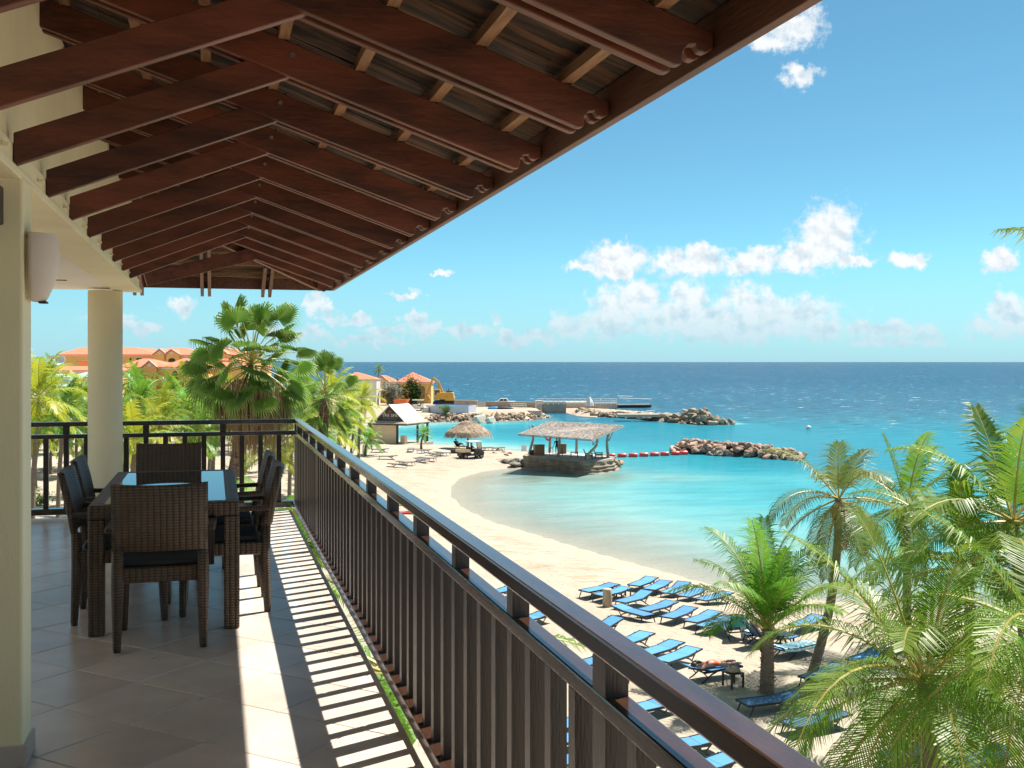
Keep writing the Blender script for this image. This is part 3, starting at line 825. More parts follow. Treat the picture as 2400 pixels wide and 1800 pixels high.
# hip rafter and jack rafters of the far end
def hipz(s): return H(und(1.40) + SL * s)
a = Vector((1.40 - 0.16, YE - 0.18, hipz(0.16) + 0.085)); b = Vector((1.40 - 2.5, YE - 0.02 - 2.5, hipz(2.5) + 0.085))
obj('hip_rafter', MB().bar(a, b, 0.055, 0.17), M['rafter'], roof, bevel=0.003, seg=1)
for xj in (-0.86, -0.10, 0.60):
    smax = 1.42 - xj - 0.06
    for dx in (-0.041, 0.041):
        obj('rafter', MB().bar((xj + dx, YE + 0.01, hipz(-0.03) + 0.055), (xj + dx, YE - min(smax, 2.4), hipz(min(smax, 2.4)) + 0.07), 0.038, 0.135), M['rafter'], roof, bevel=0.003, seg=1)
# brace of the last bay, level with the end of the beam
obj('brace', MB().bar((-0.70, 12.0, H(0.86)), (0.40, 12.25, H(1.18)), 0.05, 0.14), M['rafter'], roof, bevel=0.003, seg=1)
# eave boards
obj('eave_board', MB().prism([(XE, -3, H(0.874)), (XE + 0.035, -3, H(0.874)), (XE + 0.035, YE + 0.035, H(0.874)), (XE, YE, H(0.874))], (0, 0, 0.135)), M['fascia'], roof, bevel=0.003)
obj('eave_board', MB().prism([(-3.0, YE, H(0.874)), (XE, YE, H(0.874)), (XE + 0.035, YE + 0.035, H(0.874)), (-3.0, YE + 0.035, H(0.874))], (0, 0, 0.135)), M['fascia'], roof, bevel=0.003)
# battens on the rafters
NB = 8
for i in range(NB):
    xb = 1.22 - 0.315 * i
    yend = YE - 0.03 - (1.42 - xb)
    obj('batten', MB().bar((xb, -2.5, H(und(xb) + DEP + 0.022)), (xb, yend, H(und(xb) + DEP + 0.022)), 0.045, 0.04), M['batten'], roof)
    if i < 7:
        obj('batten', MB().bar((-2.6, yend, H(und(xb) + DEP + 0.022)), (xb - 0.02, yend, H(und(xb) + DEP + 0.022)), 0.045, 0.04), M['batten'], roof)
# shakes: split boards lapped up the slope, seen from below
random.seed(11)
th = math.atan(SL)
count = 0
rest = MB()
me_pool = {}
rowp = 0.285
shakes = []
for i in range(9):
    xa = 1.455 - rowp * i
    if xa < -1.1: break
    yend = YE + 0.03 - max(0, (1.43 - xa))
    y = 0.9 + random.uniform(0, 0.2)
    while y < yend - 0.06:
        wdt = random.choice((0.16, 0.20, 0.24, 0.30, 0.36))
        y2 = min(y + wdt, yend)
        shakes.append((abs(y - 3.5) + abs(xa - 0.7), xa, y, y2))
        y = y2 + 0.006
shakes.sort()
for k_, (key, xa, y, y2) in enumerate(shakes):
    hz = und(xa) + DEP + 0.044 + random.uniform(0, 0.012)
    ln = 0.42; x2 = xa - ln * math.cos(th); h2 = und(x2) + DEP + 0.044 + 0.018
    mb = MB().prism([(xa, y, H(hz + 0.022)), (x2, y, H(h2 + 0.02)), (x2, y, H(h2 + 0.036)), (xa, y, H(hz + 0.044))], (0, y2 - y, 0))
    if k_ < 260:
        obj('shingle', mb, M['shake'], roof)
    else:
        o = len(rest.v); rest.add(mb.v, mb.f)
# far slope
random.seed(12)
for i in range(8):
    ya = YE + 0.07 - rowp * i
    xr = 1.43 - (YE - ya)
    xx = -2.8 + random.uniform(0, 0.2)
    while xx < xr - 0.05:
        x2 = min(xx + random.choice((0.18, 0.24, 0.3)), xr)
        hz = und(1.42) + SL * (YE - ya) + DEP + 0.048; yb = ya - 0.40; h2 = und(1.42) + SL * (YE - yb) + DEP + 0.062
        rest.prism([(xx, ya, H(hz + 0.02)), (xx, yb, H(h2 + 0.02)), (xx, yb, H(h2 + 0.036)), (xx, ya, H(hz + 0.042))], (x2 - xx - 0.006, 0, 0))
        xx = x2
tag(obj('shingles', rest, M['shake'], roof), kind='stuff')
# boarding over the shakes keeps daylight out
deck = MB()
deck.add([(1.46, -3.0, H(und(1.46) + DEP + 0.105)), (1.46, YE + 0.06, H(und(1.46) + DEP + 0.105)), (-1.2, YE - 2.6, H(und(-1.2) + DEP + 0.125)), (-1.2, -3.0, H(und(-1.2) + DEP + 0.125))], [(0, 1, 2, 3)])
deck.add([(1.46, YE + 0.06, H(und(1.46) + DEP + 0.105)), (-3.1, YE + 0.06, H(und(1.46) + DEP + 0.105)), (-3.1, YE - 2.6, H(und(-1.2) + DEP + 0.125)), (-1.2, YE - 2.6, H(und(-1.2) + DEP + 0.125))], [(0, 1, 2, 3)])
top = obj('roof_cover', deck, M['shake'], roof)
so = top.modifiers.new('thick', 'SOLIDIFY'); so.thickness = 0.03; so.offset = 1
obj('roof_back', MB().prism([(-1.2, -3, H(und(-1.2) + 0.28)), (-4.2, -3, H(und(-1.2) + 1.2)), (-4.2, -3, H(und(-1.2) + 1.25)), (-1.2, -3, H(und(-1.2) + 0.33))], (0, YE - 2.6 + 3, 0)), M['shake'], roof)

# ------------------------------------------------------------------ table and chairs
TX0, TX1, TY0, TY1, TZ = -0.71, 0.145, 6.73, 8.75, 0.765
table = thing('dining_table', 'dark wicker dining table with a glass top on the balcony', 'table', ((TX0 + TX1) / 2, (TY0 + TY1) / 2, FZ))
hx, hy = (TX1 - TX0) / 2, (TY1 - TY0) / 2
fr = MB()
bw = 0.085
for a in ((-hx, -hy, hx, -hy + bw), (-hx, hy - bw, hx, hy), (-hx, -hy + bw, -hx + bw, hy - bw), (hx - bw, -hy + bw, hx, hy - bw)):
    fr.span((a[0], a[1], TZ - 0.085), (a[2], a[3], TZ))
obj('table_frame', fr, M['wicker'], table, bevel=0.01)
obj('glass_top', MB().span((-hx + bw - 0.004, -hy + bw - 0.004, TZ - 0.012), (hx - bw + 0.004, hy - bw + 0.004, TZ - 0.002)), M['glass'], table, bevel=0.002)
for sx in (-1, 1):
    for sy in (-1, 1):
        obj('leg', MB().span((sx * hx - (0.09 if sx > 0 else 0), sy * hy - (0.09 if sy > 0 else 0), 0), (sx * hx + (0.09 if sx < 0 else 0), sy * hy + (0.09 if sy < 0 else 0), TZ - 0.086)), M['wicker'], table, bevel=0.01)

def make_chair(label, loc, rz):
    t = thing('wicker_chair', label, 'chair', loc, rz, 'wicker chairs round the balcony table')
    W, D = 0.255, 0.27
    # back: a slightly curved, reclined woven panel, wrapped at the top
    mb = MB(); n = 10; rows = [(0.555, -0.245), (0.66, -0.262), (0.78, -0.288), (0.885, -0.315), (0.918, -0.325), (0.926, -0.345), (0.915, -0.362), (0.78, -0.330), (0.66, -0.303), (0.555, -0.286)]
    vs = []
    for (z, yb) in rows:
        for j in range(n + 1):
            u = -1 + 2 * j / n
            vs.append((u * W, yb - 0.030 * (1 - u * u), z + (0.010 * u * u if z > 0.9 else 0)))
    k = n + 1; fs = []
    for i in range(len(rows)):
        i2 = (i + 1) % len(rows)
        for j in range(n): fs.append((i * k + j, i * k + j + 1, i2 * k + j + 1, i2 * k + j))
    for e in (0, n): fs.append(tuple(i * k + e for i in range(len(rows))))
    mb.add(vs, fs)
    obj('backrest', mb, M['wicker'], t, True)
    obj('seat', MB().span((-W, -0.25, 0.37), (W, D, 0.455)), M['wicker'], t, bevel=0.015)
    obj('cushion', MB().span((-W + 0.03, -0.215, 0.456), (W - 0.03, D - 0.02, 0.492)), M['cushion'], t, bevel=0.014)
    for sx in (-1, 1):
        obj('leg', MB().tube([(sx * (W - 0.026), -0.270, 0.0), (sx * (W - 0.026), -0.272, 0.02), (sx * (W - 0.028), -0.255, 0.37), (sx * (W - 0.028), -0.262, 0.56)], [0.019, 0.022, 0.035, 0.030], 10), M['wicker'], t, True)
        obj('leg', MB().tube([(sx * (W - 0.024), D - 0.02, 0.0), (sx * (W - 0.024), D - 0.02, 0.02), (sx * (W - 0.028), D - 0.032, 0.372)], [0.018, 0.021, 0.034], 10), M['wicker'], t, True)
        arm = obj('armrest', MB().bar((sx * (W + 0.012), -0.285, 0.672), (sx * (W + 0.022), D - 0.05, 0.655), 0.056, 0.030), M['wicker_fine'], t, bevel=0.01)
        obj('arm_post', MB().bar((sx * (W + 0.015), D - 0.075, 0.38), (sx * (W + 0.020), D - 0.085, 0.642), 0.036, 0.05), M['wicker_fine'], arm, bevel=0.006)
    return t
make_chair('wicker armchair at the near end of the table, its back to the viewer', (-0.29, 6.62, FZ), 0)
make_chair('wicker armchair at the far end of the table, facing the viewer', (-0.36, 9.02, FZ), R(180))
make_chair('wicker armchair on the wall side of the table, nearer the viewer', (-0.55, 7.30, FZ), R(-90))
make_chair('wicker armchair on the wall side of the table, nearer the round column', (-0.57, 8.10, FZ), R(-90))
make_chair('wicker armchair on the railing side of the table, nearer the viewer', (0.055, 7.37, FZ), R(90))
make_chair('wicker armchair on the railing side of the table, nearer the far railing', (0.04, 8.17, FZ), R(90))
# ------------------------------------------------------------------ plants
WIND = Vector((CS, -SN, 0)) * 0.42      # the trade wind streams the leaves to the right of the view

def frond_curve(base, az, el, L, droop, n=11, wind=1.0):
    p = Vector(base); dr = Vector((math.cos(el) * math.cos(az), math.cos(el) * math.sin(az), math.sin(el)))
    pts = [p.copy()]
    for i in range(n):
        t = i / n
        p = p + dr * (L / n)
        pts.append(p.copy())
        dr = dr + Vector((0, 0, -droop * (0.25 + 1.25 * t) / n * 1.6)) + WIND * (wind * t / n * 1.1)
        dr.normalize()
    return pts

def frond(mb, rng, base, az, el, L, droop, pairs=34, leaflen=0.75, width=0.042, wind=1.0, stalk=1, fold=0.5):
    """one pinnate leaf: an arched stalk with two ranks of drooping leaflets"""
    pts = frond_curve(base, az, el, L, droop, 11, wind)
    n = len(pts) - 1
    mb.tube(pts, [0.030 * (1 - 0.85 * i / n) * (L / 3) + 0.004 for i in range(n + 1)], 4 if pairs > 24 else 3, False, mi=stalk)
    for k in range(pairs):
        t = 0.13 + 0.87 * (k + 0.5) / pairs
        f = t * n; i = min(int(f), n - 1); q = pts[i].lerp(pts[i + 1], f - i)
        tang = (pts[i + 1] - pts[i]).normalized()
        up = Vector((0, 0, 1)) - tang * tang.z
        if up.length < 0.05: up = Vector((math.cos(az), math.sin(az), 0)) * -1
        up.normalize(); sd = tang.cross(up).normalized()
        env = (0.55 + 0.45 * math.sin(math.pi * min(1, t * 1.05) ** 0.8)) * (1.0 if t < 0.8 else 1.0 - 1.6 * (t - 0.8))
        for sgn in (-1, 1):
            ln = leaflen * env * rng.uniform(0.82, 1.12)
            fw = 0.35 + 0.75 * t
            d0 = (sd * sgn + tang * fw + up * rng.uniform(0.05, 0.45) * (1 - fold)).normalized()
            d1 = (d0 + Vector((0, 0, -rng.uniform(0.55, 1.25) * (0.5 + fold))) + WIND * 0.7 * wind).normalized()
            m1 = q + d0 * ln * 0.5; e = m1 + d1 * ln * 0.55
            wv = (tang - d0 * tang.dot(d0))
            if wv.length < 0.05: wv = up
            wv = wv.normalized() * width * 0.5
            mb.add([q - wv * 0.6, q + wv * 0.6, m1 + wv, m1 - wv, e], [(0, 1, 2, 3), (3, 2, 4)], 0)
    return pts

def trunk_pts(a, b, bend, n=9):
    a, b = Vector(a), Vector(b); out = []
    for i in range(n + 1):
        t = i / n
        out.append(a.lerp(b, t) + Vector(bend) * math.sin(math.pi * t) )
    return out

def near_palm(name, label, base, top, L, n, leafmat, seed, elr=(78, -38), droop=(0.75, 1.3), pairs=40, leaflen=0.8, rad=(0.17, 0.11), bend=(0, 0, 0), nuts=0, rough_trunk=False, dead=0, wind=1.0, width=0.046, group=None):
    rng = random.Random(seed)
    base, top = Vector(base), Vector(top)
    t = thing(name, label, 'palm', base, 0, group)
    rel = top - base
    tp = trunk_pts((0, 0, -0.3), rel, bend)
    m = len(tp) - 1
    radii = []
    fine = []
    for i in range(m * 5 + 1):
        f = i / 5; k = min(int(f), m - 1); p = tp[k].lerp(tp[k + 1], f - k); fine.append(p)
        tt = f / m
        radii.append((rad[0] * (1 - tt) + rad[1] * tt) * (1.0 + 0.35 * max(0, 1 - tt * 9)) * (1 + (0.05 if i % 2 else -0.03)))
    obj('trunk', MB().tube(fine, radii, 12), M['trunk'], t, True)
    if rough_trunk or dead:
        mb = MB()
        for k in range(110 if rough_trunk else 12):
            tt = rng.uniform(0.12 if rough_trunk else 0.88, 1.0); f = tt * m; i = min(int(f), m - 1); p = tp[i].lerp(tp[i + 1], f - i)
            a = rng.uniform(0, 6.28); o_ = Vector((math.cos(a), math.sin(a), 0))
            mb.bar(p + o_ * rad[1] * 0.8, p + o_ * (rad[1] + rng.uniform(0.05, 0.14)) + Vector((0, 0, rng.uniform(-0.10, 0.22))), 0.09, 0.02, mi=0, w2=0.03, h2=0.012)
        obj('leaf_bases', mb, M['boot'], t)
    ga = 2.39996
    for i in range(n):
        f = (i + 0.5) / n
        el = R(elr[0] + (elr[1] - elr[0]) * f ** 0.85 + rng.uniform(-7, 7))
        az = i * ga + rng.uniform(-0.3, 0.3) + seed
        mb = MB()
        frond(mb, rng, (0, 0, 0), az, el, L * rng.uniform(0.82, 1.08) * (0.8 if f < 0.12 else 1.0), rng.uniform(*droop) * (0.55 if f < 0.15 else 1.0), pairs, leaflen * rng.uniform(0.9, 1.05), width, wind, 1, 0.25 + 0.5 * f)
        me = leafmesh(mb, 'frond', [leafmat, M['rachis']])
        put('frond', me, t, rel + Vector((math.cos(az) * 0.05, math.sin(az) * 0.05, 0.10 * (1 - f))))
    for k in range(dead):
        mb = MB(); az = rng.uniform(0, 6.28)
        frond(mb, rng, (0, 0, 0), az, R(-55), L * 0.62, 0.8, 16, 0.45, 0.05, 0.4, 0, 0.9)
        put('dead_frond', leafmesh(mb, 'dead_frond', [M['dead']]), t, rel + Vector((0, 0, -0.12)))
    if nuts:
        ball = MB().lathe([(0.02, -0.15), (0.085, -0.11), (0.115, 0), (0.09, 0.10), (0.02, 0.15)], n=10).mesh('coconut', M['nut'], True)
        for k in range(nuts):
            a = k * 1.9 + seed
            put('coconut', ball, t, rel + Vector((math.cos(a) * 0.24, math.sin(a) * 0.24, -0.30 - 0.10 * (k % 3))), k)
    return t

def P(r, d, z): return cw(r, d, z)
def sand_pt(u, v):
    r, d, z = on_sand(u, v); return cw(r, d, z), d
def px_at(u, v, d): return cw((u - U0) / FPX * d, d, CAMZ - (v - V0) / FPX * d)
def under(p):
    r, d = wc(p.x, p.y); return gz(r, d)

# the group of coconut palms at the right
b, d = sand_pt(1893, 1592); 
near_palm('coconut_palm', 'tall slender coconut palm leaning right, with dull ragged fronds and brown nuts', b, px_at(1966, 1172, d + 0.5), 2.9, 15, M['coco_dry'], 4, elr=(84, -66), droop=(0.9, 1.5), pairs=54, leaflen=0.85, rad=(0.16, 0.115), bend=cw(0.28, 0, 0), nuts=6, dead=2, wind=0.7, width=0.03)
b, d = sand_pt(1797, 1622)
near_palm('coconut_palm', 'short coconut palm with shaggy trunk and fresh upright fronds on the sand', b, px_at(1800, 1475, d), 3.5, 17, M['coco_fresh'], 9, elr=(84, 34), droop=(0.75, 1.25), pairs=58, leaflen=0.95, rad=(0.23, 0.17), rough_trunk=True, wind=0.35, width=0.038)
t3 = px_at(2165, 1600, 20)
near_palm('coconut_palm', 'large coconut palm nearest the balcony at lower right, fronds arching all round', cw((2235 - 1200) / FPX * 20.5, 20.5, 0.9), t3, 3.8, 25, M['coco'], 21, elr=(82, -38), droop=(1.1, 1.75), pairs=66, leaflen=1.1, rad=(0.19, 0.15), dead=3, wind=0.30, width=0.03)
t4 = px_at(2375, 1225, 26)
near_palm('coconut_palm', 'coconut palm at the right edge with a long frond reaching left over the water', Vector((t4.x + 0.8, t4.y, 0.9)), t4, 3.5, 16, M['coco'], 33, elr=(74, -30), droop=(0.75, 1.3), pairs=58, leaflen=1.0, rad=(0.18, 0.13), nuts=3, wind=0.35, width=0.043)
t5 = px_at(2125, 1185, 38)
near_palm('coconut_palm', 'olive coconut palm between the leaning palm and the right edge, with orange nuts', Vector((t5.x + 0.3, t5.y + 0.4, 0.9)), t5, 3.7, 16, M['coco'], 40, elr=(82, -40), droop=(0.8, 1.4), pairs=50, leaflen=0.95, nuts=7, wind=0.6, width=0.043)
t6 = px_at(2440, 1120, 33)
near_palm('coconut_palm', 'coconut palm standing tallest at the far right edge, only its left fronds in view', Vector((t6.x + 0.4, t6.y, 0.9)), t6, 3.0, 14, M['coco_fresh'], 52, elr=(80, -20), droop=(0.7, 1.2), pairs=40, leaflen=0.75, wind=0.6, width=0.034)
t7 = px_at(2450, 1490, 19)
near_palm('coconut_palm', 'coconut palm beyond the lower right corner, its fronds reaching into view', Vector((t7.x + 0.4, t7.y, 0.9)), t7, 3.6, 14, M['coco'], 63, elr=(80, -40), droop=(0.9, 1.5), pairs=58, leaflen=1.05, wind=0.3, width=0.03)
t8 = px_at(2270, 1330, 27)
near_palm('coconut_palm', 'coconut palm half hidden behind the large palm at lower right', Vector((t8.x + 0.3, t8.y + 0.2, 0.9)), t8, 3.4, 13, M['coco'], 77, elr=(82, -20), droop=(0.8, 1.4), pairs=50, leaflen=1.0, wind=0.5, width=0.043)
t9 = px_at(2640, 640, 13)
near_palm('coconut_palm', 'very tall palm outside the right edge, two leaf tips against the sky', Vector((t9.x + 1.2, t9.y, 0.9)), t9, 1.55, 8, M['coco_dry'], 81, elr=(70, 10), droop=(0.5, 0.8), pairs=22, leaflen=0.5, wind=0.0)
# leaves seen under and past the railing
near_palm('coconut_palm', 'palm below the balcony whose bright fronds show under the railing', Vector((2.1, 12.6, 1.0)), Vector((2.0, 12.4, 7.35)), 2.3, 15, M['bright_bush'], 91, elr=(38, -20), droop=(0.6, 1.0), pairs=40, leaflen=0.6, wind=0.1, width=0.04)
near_palm('coconut_palm', 'palm with bright upright fronds just outside the corner of the railing', Vector((1.3, 16.6, 1.0)), Vector((1.15, 16.4, 7.75)), 1.9, 16, M['bright_bush'], 97, elr=(85, 15), droop=(0.3, 0.8), pairs=40, leaflen=0.55, wind=0.1, width=0.028)

# ---- fan palms
def fan_leaf(mb, rng, base, az, el, pet, rad, droop, mi=0, mis=1, segs=26, roll=0.0):
    dr = Vector((math.cos(el) * math.cos(az), math.cos(el) * math.sin(az), math.sin(el)))
    p = Vector(base); pts = [p.copy()]
    for i in range(5):
        p = p + dr * pet / 5; pts.append(p.copy()); dr = (dr + Vector((0, 0, -droop * 0.13)) + WIND * 0.04).normalized()
    mb.tube(pts, [0.028, 0.022, 0.018, 0.016, 0.014, 0.012], 4, False, mi=mis)
    up = Vector((0, 0, 1)) - dr * dr.z
    if up.length < 0.1: up = Vector((-math.cos(az), -math.sin(az), 0))
    up.normalize(); up = Matrix.Rotation(roll, 3, dr) @ up; sd = dr.cross(up).normalized()
    hub = pts[-1]
    prev = None
    span_ = R(112)
    for k in range(segs):
        a0 = -span_ + 2 * span_ * k / segs; a1 = -span_ + 2 * span_ * (k + 1) / segs; am = (a0 + a1) / 2
        def vec(a, lift): return (dr * math.cos(a) + sd * math.sin(a) + up * lift).normalized()
        rr = rad * (0.72 + 0.28 * math.cos(am * 0.9)) * rng.uniform(0.93, 1.06)
        lf = 0.30 * math.cos(am) * 0.6 - 0.08
        i0 = hub + vec(a0, lf - 0.07) * rr * 0.60; i1 = hub + vec(a1, lf - 0.07) * rr * 0.60; im = hub + vec(am, lf + 0.10) * rr * 0.62
        tip1 = im + (vec(am, lf) + Vector((0, 0, -0.35 * droop)) + WIND * 0.35).normalized() * rr * 0.30
        tip2 = tip1 + (vec(am, lf) * 0.5 + Vector((0, 0, -1.1 * droop - rng.uniform(0, 0.6))) + WIND * 1.1).normalized() * rr * rng.uniform(0.28, 0.45)
        w = (i1 - i0) * 0.30
        mb.add([hub, i0, im, i1, tip1 - w, tip1 + w, tip2], [(0, 1, 2), (0, 2, 3), (1, 4, 2), (2, 5, 3), (2, 4, 5), (4, 6, 5)], mi)

def fan_palm(label, base, top, n, pet, rad, seed, skirt=True, lean=(0, 0, 0), rtr=(0.30, 0.17)):
    rng = random.Random(seed); base, top = Vector(base), Vector(top); rel = top - base
    t = thing('fan_palm', label, 'palm', base)
    tp = trunk_pts((0, 0, -0.3), rel, lean, 24)
    obj('trunk', MB().tube(tp, [(rtr[0] * (1 - i / 24) + rtr[1] * i / 24) * (1.04 if i % 2 else 0.96) for i in range(25)], 12), M['trunk_dark'], t, True)
    mb = MB()
    for k in range(120):
        tt = rng.uniform(0.12, 0.98) ; f = tt * 24; i = min(int(f), 23); p = tp[i].lerp(tp[i + 1], f - i); a = rng.uniform(0, 6.28); o_ = Vector((math.cos(a), math.sin(a), 0)); rd = rtr[0] * (1 - tt) + rtr[1] * tt
        mb.bar(p + o_ * rd * 0.85, p + o_ * (rd + rng.uniform(0.06, 0.15)) + Vector((0, 0, rng.uniform(0.05, 0.22))), 0.11, 0.025, w2=0.03, h2=0.012)
    obj('leaf_bases', mb, M['boot'], t)
    for i in range(n):
        f = (i + 0.5) / n
        el = R(86 - 140 * f ** 0.9 + rng.uniform(-16, 16)); az = i * 2.39996 + rng.uniform(-0.25, 0.25)
        mb = MB(); fan_leaf(mb, rng, (0, 0, 0), az, el, pet * rng.uniform(0.8, 1.12), rad * rng.uniform(0.8, 1.1), rng.uniform(0.6, 1.25), roll=rng.gauss(0, 0.7))
        put('frond', leafmesh(mb, 'frond', [M['fan'], M['rachis']]), t, rel + Vector((0, 0, 0.25 * (1 - f) - 0.15 * f)))
    if skirt:
        mb = MB()
        for k in range(900):
            a = rng.uniform(0, 6.28); ro = rng.uniform(0.25, 1.5); o_ = Vector((math.cos(a), math.sin(a), 0))
            p0 = rel + o_ * ro + Vector((0, 0, -0.35 - rng.uniform(0, 0.9) - 0.1 * ro)); ln = rng.uniform(0.8, 2.4)
            p1 = p0 + Vector((0, 0, -ln * 0.6)) + o_ * rng.uniform(-0.15, 0.12) + WIND * 0.1; p2 = p1 + Vector((rng.uniform(-0.1, 0.1), rng.uniform(-0.1, 0.1), -ln * 0.45))
            s_ = Vector((-math.sin(a), math.cos(a), 0)) * 0.022
            mb.add([p0 - s_, p0 + s_, p1 + s_, p1 - s_, p2], [(0, 1, 2, 3), (3, 2, 4)])
        for k in range(12):
            fan_leaf(mb, rng, rel + Vector((0, 0, -0.3)), rng.uniform(0, 6.28), R(-25 - rng.uniform(0, 40)), pet, rad * 0.75, 1.5, 0, 0)
        put('dead_leaf_skirt', leafmesh(mb, 'dead_leaf_skirt', [M['dead']]), t)
    return t
tp = px_at(592, 858, 40); bs = px_at(556, 1200, 40)
fan_palm('big fan palm in full leaf beyond the balcony corner, with a skirt of dead leaves', Vector((bs.x - 0.6, bs.y, 0.9)), tp, 66, 1.7, 0.86, 5, lean=cw(-0.25, 0, 0), rtr=(0.30, 0.17))
tp = px_at(762, 930, 47)
fan_palm('smaller fan palm with a reddish shaggy trunk, right of the big fan palm', Vector((tp.x - 0.5, tp.y, 1.0)), tp, 30, 1.2, 0.72, 8, skirt=False, rtr=(0.24, 0.22))

# ---- palm grove: six crowns, one trunk form, shared meshes
crown_mats = ['coco_yellow', 'coco_fresh', 'coco_yellow', 'coco', 'coco_fresh', 'coco_yellow']
CROWNS = []
for k in range(6):
    rng = random.Random(100 + k); mb = MB()
    for i in range(17):
        f = (i + 0.5) / 17
        frond(mb, rng, (0, 0, 0.2 * (1 - f)), i * 2.4 + k, R(80 - 110 * f), 2.7 * rng.uniform(0.85, 1.1), rng.uniform(0.8, 1.35), 22, 0.75, 0.085, 0.8, 1, 0.3 + 0.4 * f)
    CROWNS.append(leafmesh(mb, 'crown', [M[crown_mats[k]], M['rachis']]))
TRUNK = MB().tube(trunk_pts((0, 0, -0.5), (0.25, 0, 5.5), (-0.15, 0, 0), 8), [0.20, 0.16, 0.14, 0.13, 0.12, 0.12, 0.11, 0.11, 0.10], 8).mesh('trunk', M['trunk'], True)
def grove_palm(p, h, sc, k, label, group):
    t = thing('coconut_palm', label, 'palm', p, 0, group)
    tr = put('trunk', TRUNK, t); tr.scale = (1, 1, h / 5.5)
    cr = put('crown', CROWNS[k % 6], t, (0.25, 0, h)); cr.scale = (sc, sc, sc)
    return t
GL, GG = 'yellow-green coconut palm in the grove beyond the far railing', 'coconut palms of the grove'
rng = random.Random(7)
placed = []
for (u, v, d, sc) in [(92, 935, 52, 1.0), (150, 985, 60, 0.9), (88, 1010, 84, 1.0), (205, 1000, 75, 1.0), (330, 945, 72, 1.0), (375, 1000, 58, 0.85), (440, 960, 82, 1.0), (318, 1040, 48, 0.8), (470, 1020, 60, 0.85), (500, 985, 75, 1.0),
                      (690, 985, 66, 0.85), (815, 965, 96, 1.0), (778, 925, 84, 0.95), (830, 1005, 104, 0.9), (722, 950, 70, 0.95), (795, 1015, 88, 0.8), (705, 1040, 58, 0.7), (745, 1010, 75, 0.8), (800, 985, 92, 0.8), (120, 870, 165, 1.0), (95, 875, 160, 0.9), (185, 925, 118, 1.0), (310, 895, 140, 1.0), (430, 890, 150, 1.1), (400, 925, 120, 1.0), (640, 1060, 46, 0.7)]:
    placed.append((u, v, d, sc))
for i in range(62):
    d = rng.uniform(78, 200); u = rng.uniform(45, 740 if d < 120 else 660)
    z = rng.uniform(4.2, 7.2)
    placed.append((u, V0 + (CAMZ - z) * FPX / d, d, rng.uniform(0.75, 1.1)))
for i, (u, v, d, sc) in enumerate(placed):
    p = px_at(u, v, d); g = under(p)
    if g < 0.2: continue
    h = max(1.6, p.z - g)
    kk_ = (i + (i // 6)) % 6
    hue = ('yellow', 'fresh green', 'golden green', 'deep green', 'pale green', 'yellowing')[kk_]
    zone = 'left of the round column' if u < 215 else 'behind the round column' if u < 296 else 'between the column and the big fan palm' if u < 470 else 'behind the big fan palm' if u < 690 else 'right of the big fan palm'
    row = 'front row' if d < 70 else 'second row' if d < 100 else 'middle' if d < 135 else 'back row'
    grove_palm(Vector((p.x - 0.25, p.y, g)), h, sc, kk_, '%s coconut palm, %s of grove, %s' % (hue, row, zone), GG)
# the palms round the spa
p, d = sand_pt(857, 1068); grove_palm(p, 1.6, 0.85, 1, 'low young palm on the sand in front of the spa hut', None)
p = px_at(842, 940, 100); grove_palm(Vector((p.x, p.y, under(p))), p.z - under(p), 0.95, 0, 'coconut palm with yellow and orange fronds left of the spa sign', None)
p, d = sand_pt(988, 1053); grove_palm(p, 1.75, 0.52, 4, 'small windblown palm with a thin trunk beside the spa deck', None)
p = px_at(886, 866, 258); grove_palm(Vector((p.x, p.y, 1.4)), p.z - 1.4, 0.62, 3, 'lone dark palm between the two red roofs against the sea', None)

# ---- shrubs: leaf sprays through an uneven volume
def bush(name, label, p, sx, sy, sz, m, n, seed, lsize=0.16, group=None):
    rng = random.Random(seed); mb = MB()
    t = thing(name, label, 'shrub', p, 0, group)
    for k in range(9):
        a = rng.uniform(0, 6.28); e = Vector((math.cos(a) * sx * 0.55, math.sin(a) * sy * 0.55, sz * rng.uniform(0.5, 0.9)))
        mb.tube([(0, 0, -0.1), e * 0.5 + Vector((0, 0, 0.1)), e], [0.05, 0.03, 0.012], 5)
    obj('stem', mb, M['trunk'], t)
    lb = MB()
    cl = [(Vector((rng.gauss(0, 0.42) * sx, rng.gauss(0, 0.42) * sy, sz * rng.uniform(0.15, 0.95))), rng.uniform(0.22, 0.42)) for _ in range(16)]
    for k in range(n):
        c, rr = cl[k % 16]
        q = c + Vector((rng.gauss(0, rr * sx * 0.5), rng.gauss(0, rr * sy * 0.5), rng.gauss(0, rr * sz * 0.45)))
        if q.z < 0.02: continue
        a = rng.uniform(0, 6.28); dv = Vector((math.cos(a), math.sin(a), rng.uniform(-0.3, 0.8))).normalized()
        sv = dv.cross(Vector((rng.uniform(-1, 1), rng.uniform(-1, 1), 1))).normalized()
        l = lsize * rng.uniform(0.6, 1.3)
        lb.add([q, q + dv * l * 0.5 + sv * l * 0.25, q + dv * l, q + dv * l * 0.5 - sv * l * 0.25], [(0, 1, 2, 3)])
    put('leaves', leafmesh(lb, 'leaves', [m]), t)
    return t
def at_ground(u, v, z): 
    r, d = gpx(u, v, z); return cw(r, d, z)
bush('shrub', 'dark green bushy tree beside the red roofed pavilion', Vector((*px_at(966, 900, 242).xy, 1.4)), 2.6, 2.0, 5.2, M['bush'], 3000, 1, 0.55)
bush('shrub', 'silver grey shrub between the orange gable and the dark green tree', Vector((*px_at(922, 900, 240).xy, 1.4)), 2.2, 1.8, 4.6, M['grey_bush'], 2600, 2, 0.5)
